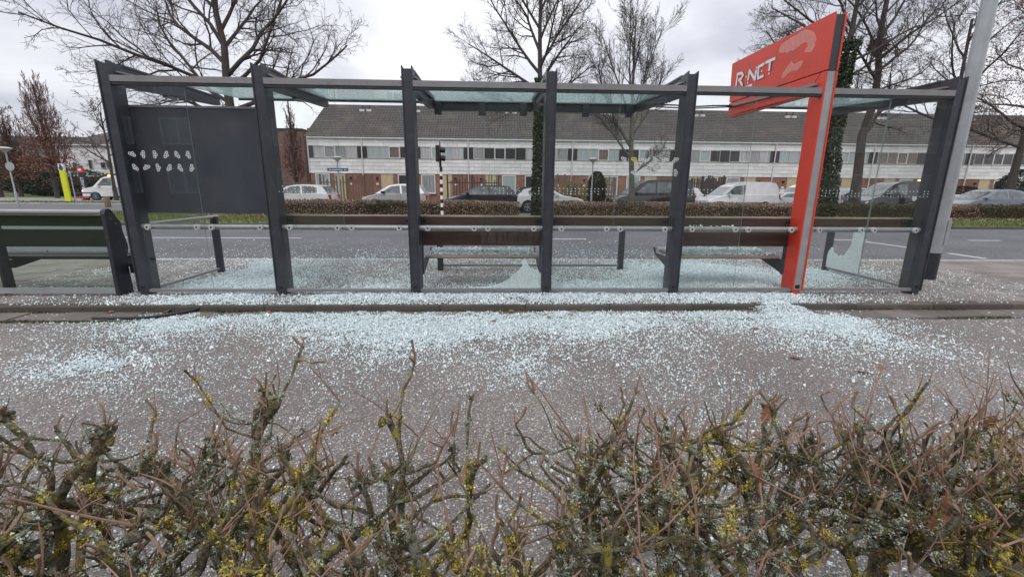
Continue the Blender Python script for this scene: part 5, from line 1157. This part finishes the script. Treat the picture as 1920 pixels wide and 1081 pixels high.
T = tree('spreading bare tree between the leaning tree and the grey light pole', (24.5, 24.0, 0), [(0, 0, 0), (0.1, 0, 2.6), (0, 0, 5.0), (0.1, 0, 7), (0, 0, 10)], 0.17,
     ring_limbs(r, 9, 0.42, 0.95, 22, 65, 4.8, 3, 0.08, 0.045), 71, dict(kids=[9, 7, 6, 0], rmin=0.006))
# copper beech at the right edge
T = tree('tree at the right edge still holding copper brown leaves', (35.5, 29.5, 0), [(0, 0, 0), (0, 0, 3), (0.1, 0, 6), (0, 0, 9), (0, 0, 13)], 0.26,
     [(0.33, 185, 8, 5.0, 0.09), (0.4, 200, 18, 5.0, 0.09)]+ring_limbs(r, 12, 0.42, 0.95, 18, 60, 5.2, 3, 0.09, 0.05, 170), 83, dict(kids=[9, 7, 4, 0], rmin=0.010, up=[0.02, 0.02, 0.02, 0.0]))
rs = np.random.default_rng(9); n = 26000; th = rs.uniform(0, 2*PI, n); z = rs.uniform(4.5, 14, n); rr = 5.0*np.sqrt(rs.random(n))*np.clip(1.25-(np.abs(z-8)/8), .3, 1); keep = fbm(th*3+20, z*1.3+rr, 3) > 0.52
P = np.stack([35.5+rr*np.cos(th), 29.5+rr*np.sin(th), z], 1)[keep]; mb = MB(); v, q = leaf_quads(P, 0.10, rs); mb.addq(v, q); mb.build('leaves', M['beech_leaf'], T, kind='stuff')
# poplars with upswept reddish twigs
POP = dict(seg=[6, 4, 3, 2], wig=[0.04, 0.06, 0.09, 0.12], up=[0.12, 0.14, 0.14, 0.1], ang=[0.3, 0.36, 0.42, 0.5], kids=[8, 6, 5, 0], len=[0.40, 0.45, 0.5, 0.5], rmin=0.0075)
def poplar(label, x, y, h, wd, seed, leafy=0):
    r = random.Random(seed)
    t = tree(label, (x, y, 0), [(0, 0, 0), (0, 0, h*.3), (0.05, 0, h*.6), (0, 0, h*.86)], 0.17,
             [(0.10+0.72*i/36, i*137.5, 58+16*i/36, h*0.36*(1-0.45*i/36)*wd, 0.032*(1-0.5*i/36)) for i in range(36)], seed, POP, twig='twig_red')
    if leafy:
        rs = np.random.default_rng(seed); n = leafy; z = h*(0.20+0.50*rs.beta(1.3, 2.2, n)); th = rs.uniform(0, 2*PI, n); rr = h*0.17*wd*np.sqrt(rs.random(n))*(1.2-z/h); keep = fbm(th*2, z*1.2, 3) > 0.42
        P = np.stack([x+rr*np.cos(th), y+rr*np.sin(th), z], 1)[keep]; mb = MB(); v, q = leaf_quads(P, 0.16, rs); mb.addq(v, q); mb.build('leaves', M['beech_leaf'], t, kind='stuff')
poplar('reddish columnar tree with copper leaves behind the yellow pillar', -42.6, 45.5, 12.0, 1.15, 91, 5500)
poplar('reddish columnar bare poplar beside the brown brick block', -19.6, 45.5, 10.8, 0.62, 92, 1500)
poplar('reddish columnar bare poplar left of the yellow pillar, nearest the left edge', -50.5, 50, 8.5, 1.2, 93, 3000)
r = random.Random(15)
tree('bare tree at the far left edge above the round sign', (-49.5, 47, 0), [(0, 0, 0), (0, 0, 3), (0.1, 0, 6), (0, 0, 8.5)], 0.22, ring_limbs(r, 9, 0.35, 0.95, 30, 70, 4.2, 2.5, 0.09, 0.05), 101, dict(kids=[7, 5, 4, 0], rmin=0.014))
tree('bare tree in front of the white clad house, just left of the shelter', (-33.0, 40.5, 0), [(0, 0, 0), (0, 0, 2), (0.1, 0, 4.5), (0, 0, 7.2)], 0.15, ring_limbs(r, 10, 0.3, 0.95, 20, 65, 3.9, 2.2, 0.07, 0.035), 103, dict(kids=[7, 5, 4, 0], rmin=0.011))
tree('bare tree beyond the brick block, left of the terrace', (-28.0, 50, 0), [(0, 0, 0), (0, 0, 3), (0.1, 0, 5.5), (0, 0, 8)], 0.2, ring_limbs(r, 8, 0.35, 0.95, 25, 65, 4.2, 2.5, 0.08, 0.04), 105, dict(kids=[6, 5, 4, 0], rmin=0.014))
# ================================================================== grass, litter, dead leaves
def blades(name, rects, dens, h, mat, z, seed, label, cat='grass', mask=None):
    rs = np.random.default_rng(seed); V = []
    for (x0, y0, x1, y1) in rects:
        n = int((x1-x0)*(y1-y0)*dens); x = rs.uniform(x0, x1, n); y = rs.uniform(y0, y1, n)
        k = fbm(x*0.8, y*0.8, 3) > rs.uniform(0.2, 0.6, n)
        if mask is not None: k &= mask(x, y)
        x, y = x[k], y[k]; n = len(x); th = rs.uniform(0, PI, n); w = h*0.16; hh = h*rs.uniform(0.5, 1.3, n); lx = rs.normal(0, h*0.4, n); ly = rs.normal(0, h*0.4, n)
        V.append(np.stack([np.stack([x-w*np.cos(th), y-w*np.sin(th), np.full(n, z)], 1), np.stack([x+w*np.cos(th), y+w*np.sin(th), np.full(n, z)], 1), np.stack([x+lx, y+ly, z+hh], 1)], 1).reshape(-1, 3))
    v = np.concatenate(V); mb = MB(); mb.addq(v, np.arange(len(v)).reshape(-1, 3)); return tag(mb.build(name, M[mat], None, (0, 0, 0)), label, cat, kind='stuff')
M['grass_var'] = leafmat('grass_blade_mix', [(0, (0.06, 0.09, 0.022)), (0.5, (0.12, 0.17, 0.04)), (0.85, (0.19, 0.21, 0.07)), (1, (0.25, 0.21, 0.11))])
blades('grass', [(-21.5, 16.3, -8, 22.4), (-8, 16.3, 38, 20.4), (-34, 16.3, -30.2, 24.6)], 200, 0.10, 'grass_var', 0.07, 4, 'short green grass on the far verge between road and hedge')
blades('grass', [(-70, 33, -16, 37.3)], 30, 0.16, 'grass_var', -0.03, 6, 'grass strip between the side road and the pale road at left')
# litter of leaves along the foot of the far hedge
rs = np.random.default_rng(12); n = 9000; x = rs.uniform(-13.5, 38, n); y = 20.5-np.abs(rs.normal(0, 0.55, n)); k = fbm(x*0.7+3, y, 3) > 0.36
P = np.stack([x, y, 0.085+rs.random(n)*0.05], 1)[k]; mb = MB(); v, q = leaf_quads(P, 0.11, rs); mb.addq(v, q)
tag(mb.build('leaf_litter', M['hedge_leaf'], None, (0, 0, 0)), 'brown fallen leaves lying along the foot of the far hedge', 'leaf litter', kind='stuff')
# moss along the joint between gutter tiles and path
rs = np.random.default_rng(14); n = 26000; x = rs.uniform(-6, 8, n); y = 4.63+rs.normal(0, 0.022, n); k = fbm(x*0.9+40, y*3, 4) > 0.53
P = np.stack([x, y, rs.random(n)*0.014], 1)[k]; mb = MB(); v, q = leaf_quads(P, 0.016, rs); mb.addq(v, q)
M['moss_mix'] = leafmat('joint_moss', [(0, (0.03, 0.04, 0.012)), (0.6, (0.08, 0.095, 0.03)), (1, (0.15, 0.15, 0.06))])
tag(mb.build('moss', M['moss_mix'], None, (0, 0, 0)), 'green moss growing along the edge of the bike path', 'moss', kind='stuff')
rs = np.random.default_rng(15); n = 9000; x = rs.uniform(-6, 8, n); y = 4.945+rs.normal(0, 0.012, n); k = fbm(x*1.1+80, y*3, 4) > 0.54
P = np.stack([x, y, 0.012+rs.random(n)*0.02], 1)[k]; mb = MB(); v, q = leaf_quads(P, 0.016, rs); mb.addq(v, q)
tag(mb.build('moss', M['moss_mix'], None, (0, 0, 0)), 'green moss growing along the foot of the platform kerb', 'moss', kind='stuff')
def leaf_mesh(seed, mat='leaf_brown', s=0.05):
    r = random.Random(seed); n = 11; mb = MB(); out = []
    for i in range(n):
        t = i/(n-1); w = math.sin(PI*min(1, t*0.92+0.06))**0.8*0.42*(1+0.30*math.sin(i*2.6+seed)); c = 0.25*math.sin(t*3+seed)*0.3
        out.append((t-0.5, w, c))
    v = []
    for t, w, c in out: v += [(t*s*1.7, -w*s, (c+0.22*abs(w)+r.uniform(-.05, .05))*s), (t*s*1.7, 0, c*s), (t*s*1.7, w*s, (c+0.35*abs(w)+r.uniform(-.05, .05))*s)]
    f = []
    for i in range(n-1): f += [(3*i, 3*i+1, 3*i+4, 3*i+3), (3*i+1, 3*i+2, 3*i+5, 3*i+4)]
    mb.add(v, f); mb.tube([(-.5*s*1.7, 0, out[0][2]*s), (-.85*s*1.7, 0.02*s, 0.1*s)], 0.0015, 4)
    return mesh_of(mb, 'dead_leaf', M[mat])
lmes = [leaf_mesh(k) for k in range(4)]
leafpos = [(-4.3, 4.90, .02), (-3.83, 4.85, .02), (-3.70, 4.93, .02), (-1.81, 4.03, .006), (2.72, 4.25, .006), (0.93, 4.86, .03), (-0.01, 4.49, .03), (-0.95, 2.38, .006), (2.61, 3.46, .006), (3.18, 3.24, .006), (2.95, 3.15, .006), (-3.37, 4.67, .02), (0.61, 4.62, .03), (1.47, 4.81, .03), (-2.54, 4.86, .03), (-3.1, 4.92, .02), (0.2, 4.88, .03), (1.05, 4.9, .03), (1.7, 5.45, .10), (-0.88, 5.42, .10), (-4.2, 5.72, .10), (-3.4, 6.7, .1), (-0.1, 5.55, .1), (3.4, 4.3, .006)]
leafword = ('curled brown', 'flat brown', 'small torn', 'pale crumpled', 'rust-brown', 'narrow brown', 'upturned brown')
for k, (x, y, z) in enumerate(leafpos):
    o = put('dead_leaf', lmes[k % 4], None, (x, y, z+0.004), (rng.uniform(-.3, .3), rng.uniform(-.3, .3), rng.uniform(0, 6.28)), (rng.uniform(.8, 1.25),)*3)
    wh = 'by the kerb' if 4.55 < y < 4.96 else ('out on the bike path' if y < 4.55 else 'on the shelter floor')
    bay = ('left of the first post', 'under the poster board', 'second bay', 'middle bench bay', 'fourth bay', 'bench bay before the pylon', 'right of the red pylon')[sum(x > px for px in PX[:6])]
    tag(o, f'{leafword[k % len(leafword)]} dead leaf lying {wh}, {bay}', 'leaf', 'dead leaves on the ground')
# rubber strip from a pane, lying by the kerb
mb = MB(); mb.tube([(-4.29, 4.675, 0.022), (-4.0, 4.672, 0.024), (-3.77, 4.69, 0.024), (-3.6, 4.76, 0.028), (-3.45, 4.88, 0.035), (-3.36, 4.95, 0.055), (-3.31, 5.02, 0.10)], 0.017, 8)
tag(mb.build('rubber_strip', M['rubber'], None, (-3.8, 4.7, 0), smooth=50), 'black rubber glazing strip lying along the foot of the kerb', 'rubber strip')
# ================================================================== broken glass
POLY_PATH = [[(-3.99, 4.68), (-3.42, 4.83), (-2.61, 4.95), (-1.41, 4.95), (0.15, 4.95), (1.73, 4.95), (2.59, 4.95), (3.16, 4.95), (3.95, 4.95), (4.15, 4.78), (4.05, 4.35), (3.95, 4.05), (3.78, 3.75), (3.48, 3.88), (3.06, 4.21), (2.77, 4.49), (2.05, 4.48), (1.39, 4.24), (1.0, 3.85), (0.39, 4.17), (-0.23, 3.95), (-0.6, 3.74), (-0.97, 3.68), (-1.44, 3.97), (-2.04, 4.46), (-2.63, 4.44), (-2.99, 4.18), (-3.35, 4.06)],
             [(-3.53, 3.39), (-3.5, 3.67), (-2.91, 3.48), (-2.79, 3.22), (-3.35, 3.23)], [(0.13, 3.45), (0.30, 3.45), (0.27, 3.15), (0.14, 3.18)]]
POLY_PLAT = [[(-4.25, 5.75), (-4.1, 6.55), (-4.05, 7.1), (-4.08, 8.0), (-3.43, 7.44), (-2.65, 5.75), (-2.72, 5.55), (-4.2, 5.69)], [(-2.96, 5.68), (-2.75, 5.01), (-3.8, 4.98), (-3.9, 5.30), (-3.6, 5.5)],
             [(-2.0, 5.66), (-1.71, 5.95), (-1.19, 6.33), (-0.96, 5.75), (-0.2, 5.8), (0.5, 6.0), (1.5, 6.3), (2.1, 6.6), (2.28, 7.47), (3.51, 7.82), (4.4, 7.3), (4.5, 6.4), (3.94, 5.64), (3.96, 5.2), (3.93, 4.97), (2.7, 4.97), (2.22, 5.15), (1.85, 5.25), (1.2, 5.05), (-2.26, 5.01), (-2.3, 5.30), (-2.1, 5.45)],
             [(4.25, 5.95), (4.4, 6.8), (5.4, 7.2), (6.1, 7.2), (5.5, 6.5), (4.8, 6.05)]]
def sdist(P, poly):
    p = np.asarray(poly); d = np.full(len(P), 1e9); ins = np.zeros(len(P), bool)
    for i in range(len(p)):
        a, b = p[i], p[(i+1) % len(p)]; e = b-a; w = P-a; t = np.clip((w@e)/(e@e), 0, 1); d = np.minimum(d, np.linalg.norm(w-t[:, None]*e, axis=1))
        c = ((a[1] <= P[:, 1]) & (P[:, 1] < b[1])) | ((b[1] <= P[:, 1]) & (P[:, 1] < a[1]))
        with np.errstate(divide='ignore', invalid='ignore'): xi = a[0]+(P[:, 1]-a[1])*e[0]/(e[1] if e[1] != 0 else 1e-12)
        ins ^= c & (P[:, 0] < xi)
    return np.where(ins, d, -d)
def density(P, polys, base, soft=0.14, halo=0.32, hw=0.26):
    S_ = np.max([sdist(P, q) for q in polys], axis=0)
    S_ = S_-0.06+0.16*(fbm(P[:, 0]*2.6, P[:, 1]*2.6, 4)-0.5)*2+0.16*(fbm(P[:, 0]*9, P[:, 1]*9, 3)-0.5)*2
    core = np.clip(0.35+S_/(2*soft), 0, 1)*(0.78+0.22*(fbm(P[:, 0]*6, P[:, 1]*6, 3) > 0.42)); ha = halo*np.exp(np.minimum(S_, 0)/hw)
    return np.clip(np.maximum(core, ha*fbm(P[:, 0]*4+31, P[:, 1]*4, 4)*1.7)+base(P), 0, 1), core
def shards(P, size, z, rs, hi=False, pile=None):
    n = len(P); s = size*rs.uniform(0.55, 1.35, n); yaw = rs.uniform(0, 2*PI, n); hgt = s*rs.uniform(0.35, 0.8, n)
    tilt = rs.normal(0, 0.28, n); tilt2 = rs.normal(0, 0.28, n)
    k = 4; th = yaw[:, None]+np.arange(k)[None]*2*PI/k+rs.uniform(-.4, .4, (n, k)); rr = s[:, None]*0.5*rs.uniform(0.7, 1.2, (n, k))
    bx, by = rr*np.cos(th), rr*np.sin(th); sh = rs.uniform(0.6, 1.0, (n, k)); tx, ty = bx*sh, by*sh
    if hi:
        bz = bx*tilt[:, None]+by*tilt2[:, None]; tz = tx*tilt[:, None]+ty*tilt2[:, None]+hgt[:, None]; off = np.maximum(0, -bz.min(1))
        v = np.concatenate([np.stack([P[:, :1]+bx, P[:, 1:2]+by, z[:, None]+off[:, None]+bz], -1), np.stack([P[:, :1]+tx, P[:, 1:2]+ty, z[:, None]+off[:, None]+tz], -1)], 1).reshape(-1, 3)
        b = np.arange(n)[:, None]*2*k; i = np.arange(k); j = (i+1) % k
        q = np.stack([b+i, b+j, b+k+j, b+k+i], -1).reshape(-1, 4); top = b+k+i
        return v, [q, top]
    # low wedge: four-cornered base and an off-centre ridge point, three facets up
    bz = bx*tilt[:, None]*0.8+by*tilt2[:, None]*0.8; off = np.maximum(0, -bz.min(1))
    apx = rs.uniform(-.25, .25, n)*s; apy = rs.uniform(-.25, .25, n)*s
    v = np.concatenate([np.stack([P[:, :1]+bx, P[:, 1:2]+by, z[:, None]+off[:, None]+bz], -1), np.stack([P[:, 0]+apx, P[:, 1]+apy, z+off+hgt], -1)[:, None, :]], 1).reshape(-1, 3)
    b = np.arange(n)[:, None]*5; i = np.arange(4); j = (i+1) % 4
    return v, [np.stack([b+i, b+j, np.broadcast_to(b+4, (n, 4))], -1).reshape(-1, 3)]
def scatter(name, label, box, dens, fn, size, z0, seed, hi=False, pile=0.02):
    rs = np.random.default_rng(seed); x0, y0, x1, y1 = box; n = int((x1-x0)*(y1-y0)*dens); P = np.stack([rs.uniform(x0, x1, n), rs.uniform(y0, y1, n)], 1)
    d, core = fn(P); k = rs.random(n) < d; P = P[k]; c = core[k]
    sz = size*np.where(rs.random(len(P)) < 0.03, 1.9, 1.0)*(1.0 if hi else (0.76+0.24*np.clip((P[:, 1]-2.8)/0.8, 0, 1)))
    v, fs = shards(P, sz, (z0(P) if callable(z0) else z0)+c*rs.random(len(P))**1.5*pile, rs, hi); mb = MB(); mb.v = [v]; mb.n = len(v); mb.f = [(f, 0) for f in fs]
    return tag(mb.build(name, M['crumbs'], None, (0, 0, 0)), label, 'broken glass', kind='stuff')
def base_path(P):
    x, y = P[:, 0], P[:, 1]; m = np.clip(1-np.maximum(np.abs(x-0.2)-3.6-0.25*(4.9-y), 0)/1.3, 0.25, 1)
    nn = fbm(x*1.3+5, y*1.3+9, 4); n2 = fbm(x*7+3, y*7, 3)
    return m*0.62*(0.022+0.36*np.clip(nn-0.40, 0, 1)+0.30*np.clip(n2-0.56, 0, 1)*2)*np.clip((y+1.2)/4.6, 0.35, 1)
scatter('glass_crumbs', 'thick carpet and scatter of pale tempered glass crumbs on the bike path', (-5.2, 2.9, 7.0, 4.95), 13500, lambda P: density(P, POLY_PATH, base_path), 0.0140, 0.002, 1, pile=0.028)
scatter('glass_crumbs', 'thin scatter of glass crumbs on the bike path near the cut hedge', (-3.6, 1.2, 4.2, 2.9), 17000, lambda P: (base_path(P)*(1.0+0.5*np.clip(2.9-P[:, 1], 0, 1)), np.zeros(len(P))), np.float64(0.0088), 0.001, 2, hi=True)
def base_plat(P):
    x, y = P[:, 0], P[:, 1]; m = np.exp(-np.maximum(np.abs(x-0.3)-3.9, 0)/1.3)
    return m*0.34*np.clip(fbm(x*2.3+7, y*2.3, 4)-0.24, 0, 1)+0.012
scatter('glass_crumbs', 'heaps of pale tempered glass crumbs on the tiles under the shelter', (-6.5, 4.97, 8, 8.3), 8000, lambda P: density(P, POLY_PLAT, base_plat, halo=0.5), 0.0162, 0.087, 3, pile=0.028)
def bridge(P):
    t = np.clip(1-np.abs((P[:, 0]-3.42)/0.36), 0, 1)**0.8
    return np.clip(t*1.5+0.4*(fbm(P[:, 0]*9, P[:, 1]*9, 3)-0.5), 0, 1)*(t > 0), t
scatter('glass_crumbs', 'slope of glass crumbs spilling over the kerb left of the red pylon', (3.0, 4.70, 3.84, 5.02), 15000, bridge, 0.0130, lambda P: np.interp(P[:, 1], (4.70, 4.955, 5.02), (0.0, 0.082, 0.09))*np.clip(1.3-np.abs((P[:, 0]-3.42)/0.42), 0.0, 1), 9, pile=0.012)
def base_road(P):
    x, y = P[:, 0], P[:, 1]; return 0.30*np.exp(-(y-8.3)/0.9)*np.exp(-np.maximum(np.abs(x-0.0)-3.5, 0)/1.5)*np.clip(fbm(x*1.5, y*1.5, 4)*2-0.5, 0, 1)+0.003
scatter('glass_crumbs', 'loose glass crumbs scattered on the road edge behind the shelter', (-9, 8.35, 9, 12.5), 2500, lambda P: (base_road(P), np.zeros(len(P))), 0.02, 0.001, 4)
for nm, xa, xb, y0, y1, lb, hi_ in (('a', -0.86, 0.55, 5.74, 6.32, 'glass crumbs lying on the seat of the middle bench', 0.6), ('b', 2.42, 3.85, 5.74, 6.32, 'glass crumbs heaped on the seat of the bench left of the red pylon', 1.0)):
    def fn(P, xa=xa, xb=xb, hi_=hi_):
        g = (np.abs(P[:, 1]-6.012) > 0.028); dd = np.clip(fbm(P[:, 0]*5+xa, P[:, 1]*6, 3)*1.6-0.15, 0, 1)*(hi_ if hi_ < 1 else 1.3)
        return np.clip(dd, 0, 1)*g, np.full(len(P), 1.0)
    scatter('glass_crumbs', lb, (xa, y0, xb, y1), 11000, fn, 0.0165, 0.553, 5 if nm == 'a' else 6, hi=True, pile=0.03 if nm == 'b' else 0.012)
scatter('glass_crumbs', 'small glass fragments caught on the handrail beside the red pylon', (2.46, 5.47, 3.05, 5.525), 6500, lambda P: (np.clip(fbm(P[:, 0]*8, P[:, 1]*3, 3)*2-0.75, 0, 1), np.ones(len(P))), 0.019, 0.945, 7, hi=True, pile=0.025)
# ================================================================== foreground hedge: cut back, mossy, full of lichen
hedge = thing('cut_hedge', 'bare cut-back hedge with mossy, lichen-covered stems and red-brown shoots in the foreground', 'hedge', (0, 0.8, 0))
R_ = random.Random(77); rs = np.random.default_rng(78)
soilb = MB(); soilb.add([(-6, -0.2, 0.006), (6, -0.2, 0.006), (6, 1.22, 0.006), (-6, 1.22, 0.006)], [(0, 1, 2, 3)]); soilb.build('hedge_bed', M['soil'], None, (0, 0, 0), kind='structure')
def wob(p, d, Ln, n, wig, up=0.0):
    pts = [p]; st = Ln/n
    for _ in range(n):
        d = (d[0]+R_.gauss(0, wig), d[1]+R_.gauss(0, wig), d[2]+R_.gauss(0, wig)+up); l = math.sqrt(sum(c*c for c in d)); d = tuple(c/l for c in d); p = tuple(p[c]+d[c]*st for c in range(3)); pts.append(p)
    return pts, d
def clusters(P, rr, k, size, spread, sd):
    n = len(P)
    if n == 0: return np.zeros((0, 3))
    return (P[:, None, :]+rs.normal(size=(n, k, 3))*spread).reshape(-1, 3)
nshoot = 0; xs = []
x = -2.45
while x < 2.5:
    xs.append(x); x += R_.uniform(0.05, 0.085) if x < 0.25 else R_.uniform(0.055, 0.085)
for x in xs:
    dn = 0.0 if x < 0.2 else 1.0
    y = R_.uniform(0.74, 1.02) if dn == 0 else R_.uniform(0.72, 1.06); r0 = R_.uniform(0.009, 0.0155)*(1.3 if R_.random() < 0.2 else 1.0)
    stem = MB(); stubs = MB(); lp_ = []; wood_pts = []
    def addtube(pts, r0, r1, k=7, lump=0.24, mb=None, fade=1.0):
        n = len(pts); rad = [max(0.0015, (r0+(r1-r0)*i/(n-1))*(1+R_.uniform(-lump, lump))) for i in range(n)]
        (mb or stem).tubes([pts], [rad], k, 0, True)
        for a, b, c in zip(pts[:-1], pts[1:], rad): lp_.append((a, b, c))
        return rad
    h1 = R_.uniform(0.40, 0.62); base = (x, y, -0.02)
    pts, d = wob(base, (R_.gauss(0, .16), R_.gauss(0, .13), 1), h1, 7, 0.12, 0.04); addtube(pts, r0*1.15, r0*0.9, 8)
    tips = []
    for a in range(R_.choice((2, 3, 3)) if dn == 0 else R_.choice((3, 3, 4))):
        az = R_.uniform(0, 2*PI); sp_ = R_.uniform(0.25, 0.75); dd = (math.cos(az)*sp_*1.3, math.sin(az)*sp_*0.55, 1); top = (R_.uniform(0.77, 0.86) if R_.random() < 0.6 else R_.uniform(0.60, 0.77))-0.028*dn
        p2, d2 = wob(pts[-1], dd, max(0.1, (top-pts[-1][2])*1.15), 8, 0.20, 0.05); rr = addtube(p2, r0*0.85, r0*0.62, 7); tips.append((p2, d2, rr[-1]))
        # lateral branches
        for _ in range(R_.choice((3, 4, 5)) if dn == 0 else R_.choice((4, 5, 6, 7))):
            i = R_.randrange(2, len(p2)-1); az2 = R_.uniform(0, 2*PI); dl = (math.cos(az2)*1.2, math.sin(az2)*0.6, R_.uniform(0.0, 0.75) if p2[i][2] < 0.78 else R_.uniform(-0.35, 0.1)); q, dq = wob(p2[i], dl, R_.uniform(0.10, 0.30), 6, 0.24, 0.06)
            rq = R_.uniform(0.0025, 0.0060); addtube(q, rq*1.1, rq*0.75, 5); tips.append((q, dq, rq))
            for _k in range(R_.choice((0, 1, 2))):
                i3 = R_.randrange(1, 6); dl3 = (dl[0]*0.5+R_.gauss(0, .7), dl[1]*0.5+R_.gauss(0, .5), R_.uniform(-0.2, 1.0)); q3, dq3 = wob(q[i3], dl3, R_.uniform(0.04, 0.14), 4, 0.26, 0.04); r3 = R_.uniform(0.0014, 0.0030); addtube(q3, r3*1.2, r3*0.7, 4)
                if R_.random() < 0.3: tips.append((q3, dq3, r3))
    shoots = []
    for p2, d2, rt_ in tips:
        e = p2[-1]
        if rt_ > 0.0062:      # knobbly head from years of cutting
            for _ in range(5):
                c = np.array(e)+rs.normal(0, rt_*0.7, 3); u = rs.normal(size=3)*rt_*0.9; addtube([tuple(c-u), tuple(c+rs.normal(0, .002, 3)), tuple(c+u)], rt_*0.8, rt_*0.7, 6, 0.3)
        ns = R_.choice((2, 3, 4)) if rt_ > 0.0062 else R_.choice((0, 0, 1, 1, 2))
        for _ in range(ns):
            az = R_.uniform(0, 2*PI); t_ = R_.uniform(0.15, 0.95); dd = (math.cos(az)*t_, math.sin(az)*t_*0.8, 1.0); ln = R_.uniform(0.015, 0.07); q, _d = wob(e, dd, ln, 3, 0.18); rq = R_.uniform(0.0017, 0.0038)
            stubs.tubes([q], [[rq*1.1, rq, rq, rq]], 6, 0, False); c = np.array(q[-1]); dv = np.array(q[-1])-np.array(q[-2]); dv /= np.linalg.norm(dv); stubs.tubes([[tuple(c), tuple(c+dv*0.0006)]], [[rq, rq*0.6]], 6, 1, True)
        for _ in range(R_.choice((0, 0, 1, 1, 2)) if dn == 0 else R_.choice((0, 0, 1, 1, 2))):
            az = R_.uniform(0, 2*PI); t_ = R_.uniform(0.1, 1.1); dd = (math.cos(az)*t_*1.2, math.sin(az)*t_*0.7, R_.uniform(0.5, 1.2)); ln = R_.uniform(0.05, 0.15) if R_.random() < 0.82 else R_.uniform(0.15, 0.27)
            if e[2] < 0.6: ln *= 1.2
            if e[2] > 0.86: ln *= 0.55
            q, _d = wob(e, dd, ln, 6, 0.07, 0.02); rq = R_.uniform(0.0011, 0.0024); shoots.append((ln, q, [rq*1.25, rq*1.15, rq, rq*.95, rq*.85, rq*.7, rq*.45]))
            if R_.random() < 0.35:
                i = R_.randrange(2, 5); q2, _d = wob(q[i], (dd[0]+R_.gauss(0, .7), dd[1]+R_.gauss(0, .5), dd[2]), ln*0.4, 6, 0.08); shoots.append((0.0, q2, [rq*.8]*5+[rq*.6, rq*.4]))
    so = stem.build('stem', M['stem'], hedge, smooth=60); so['_o'] = hedge['_o']
    if stubs.n: stubs.build('cut_stubs', [M['stub'], M['stub_end']], so, smooth=60, kind='stuff')
    small = MB(); bigs = []
    for ln, q, rad in shoots:
        if ln > 0.17 and nshoot < 270:
            MB().tubes([q], [rad], 5, 0, True).build('shoot', M['shoot'], so, smooth=60); nshoot += 1
        else: small.tubes([q], [rad], 4, 0, True)
    if small.n: small.build('shoots', M['shoot'], so, smooth=60, kind='stuff')
    # lichen and moss clumps sit on the bark
    A = np.array([l[0] for l in lp_]); B = np.array([l[1] for l in lp_]); Cr = np.array([l[2] for l in lp_]); w = np.linalg.norm(B-A, axis=1)*(Cr+0.004); w /= w.sum()
    nc = R_.randrange(115, 175) if dn == 0 else R_.randrange(130, 200)
    idx = rs.choice(len(A), nc, p=w); t = rs.random((nc, 1)); C = A[idx]*(1-t)+B[idx]*t; dr = rs.normal(size=(nc, 3)); dr[:, 2] = np.abs(dr[:, 2])*0.6; dr /= np.linalg.norm(dr, axis=1, keepdims=True); C = C+dr*Cr[idx][:, None]*0.95
    kind = fbm(C[:, 0]*9+11, C[:, 2]*9+C[:, 1]*6, 3)+0.05*rs.normal(size=nc)
    for lo, hi2, mt, k, sz, spd, nm in ((0.54, 9, 'lichen_yellow', 52, 0.0042, 0.0050, 'yellow_lichen'), (0.36, 0.54, 'lichen_grey', 48, 0.0042, 0.0052, 'grey_lichen'), (-9, 0.36, 'moss_tuft', 44, 0.0046, 0.0056, 'moss')):
        sel = C[(kind >= lo) & (kind < hi2)]
        if mt == 'lichen_grey' and dn == 0: sel = sel[: max(1, int(len(sel)*0.75))]
        P = clusters(sel, None, k, sz, spd, 0)
        if len(P): mb = MB(); v, q = facets(P, sz*1.08, rs); mb.addq(v, q); mb.build(nm, M[mt], so, kind='stuff')
# withered leaves still hanging in the hedge
hl = [leaf_mesh(k+20, s=0.028) for k in range(3)]
for k, (x, y, z) in enumerate(((0.60, 0.86, 0.80), (0.605, 0.85, 0.775), (0.93, 0.74, 0.80), (0.94, 0.735, 0.77), (0.925, 0.75, 0.74), (1.25, 0.95, 0.86), (0.70, 1.0, 0.86))):
    put('withered_leaf', hl[k % 3], hedge, (x, y, z), (R_.uniform(-1.4, 1.4), R_.uniform(0.8, 1.6), R_.uniform(0, 6)))
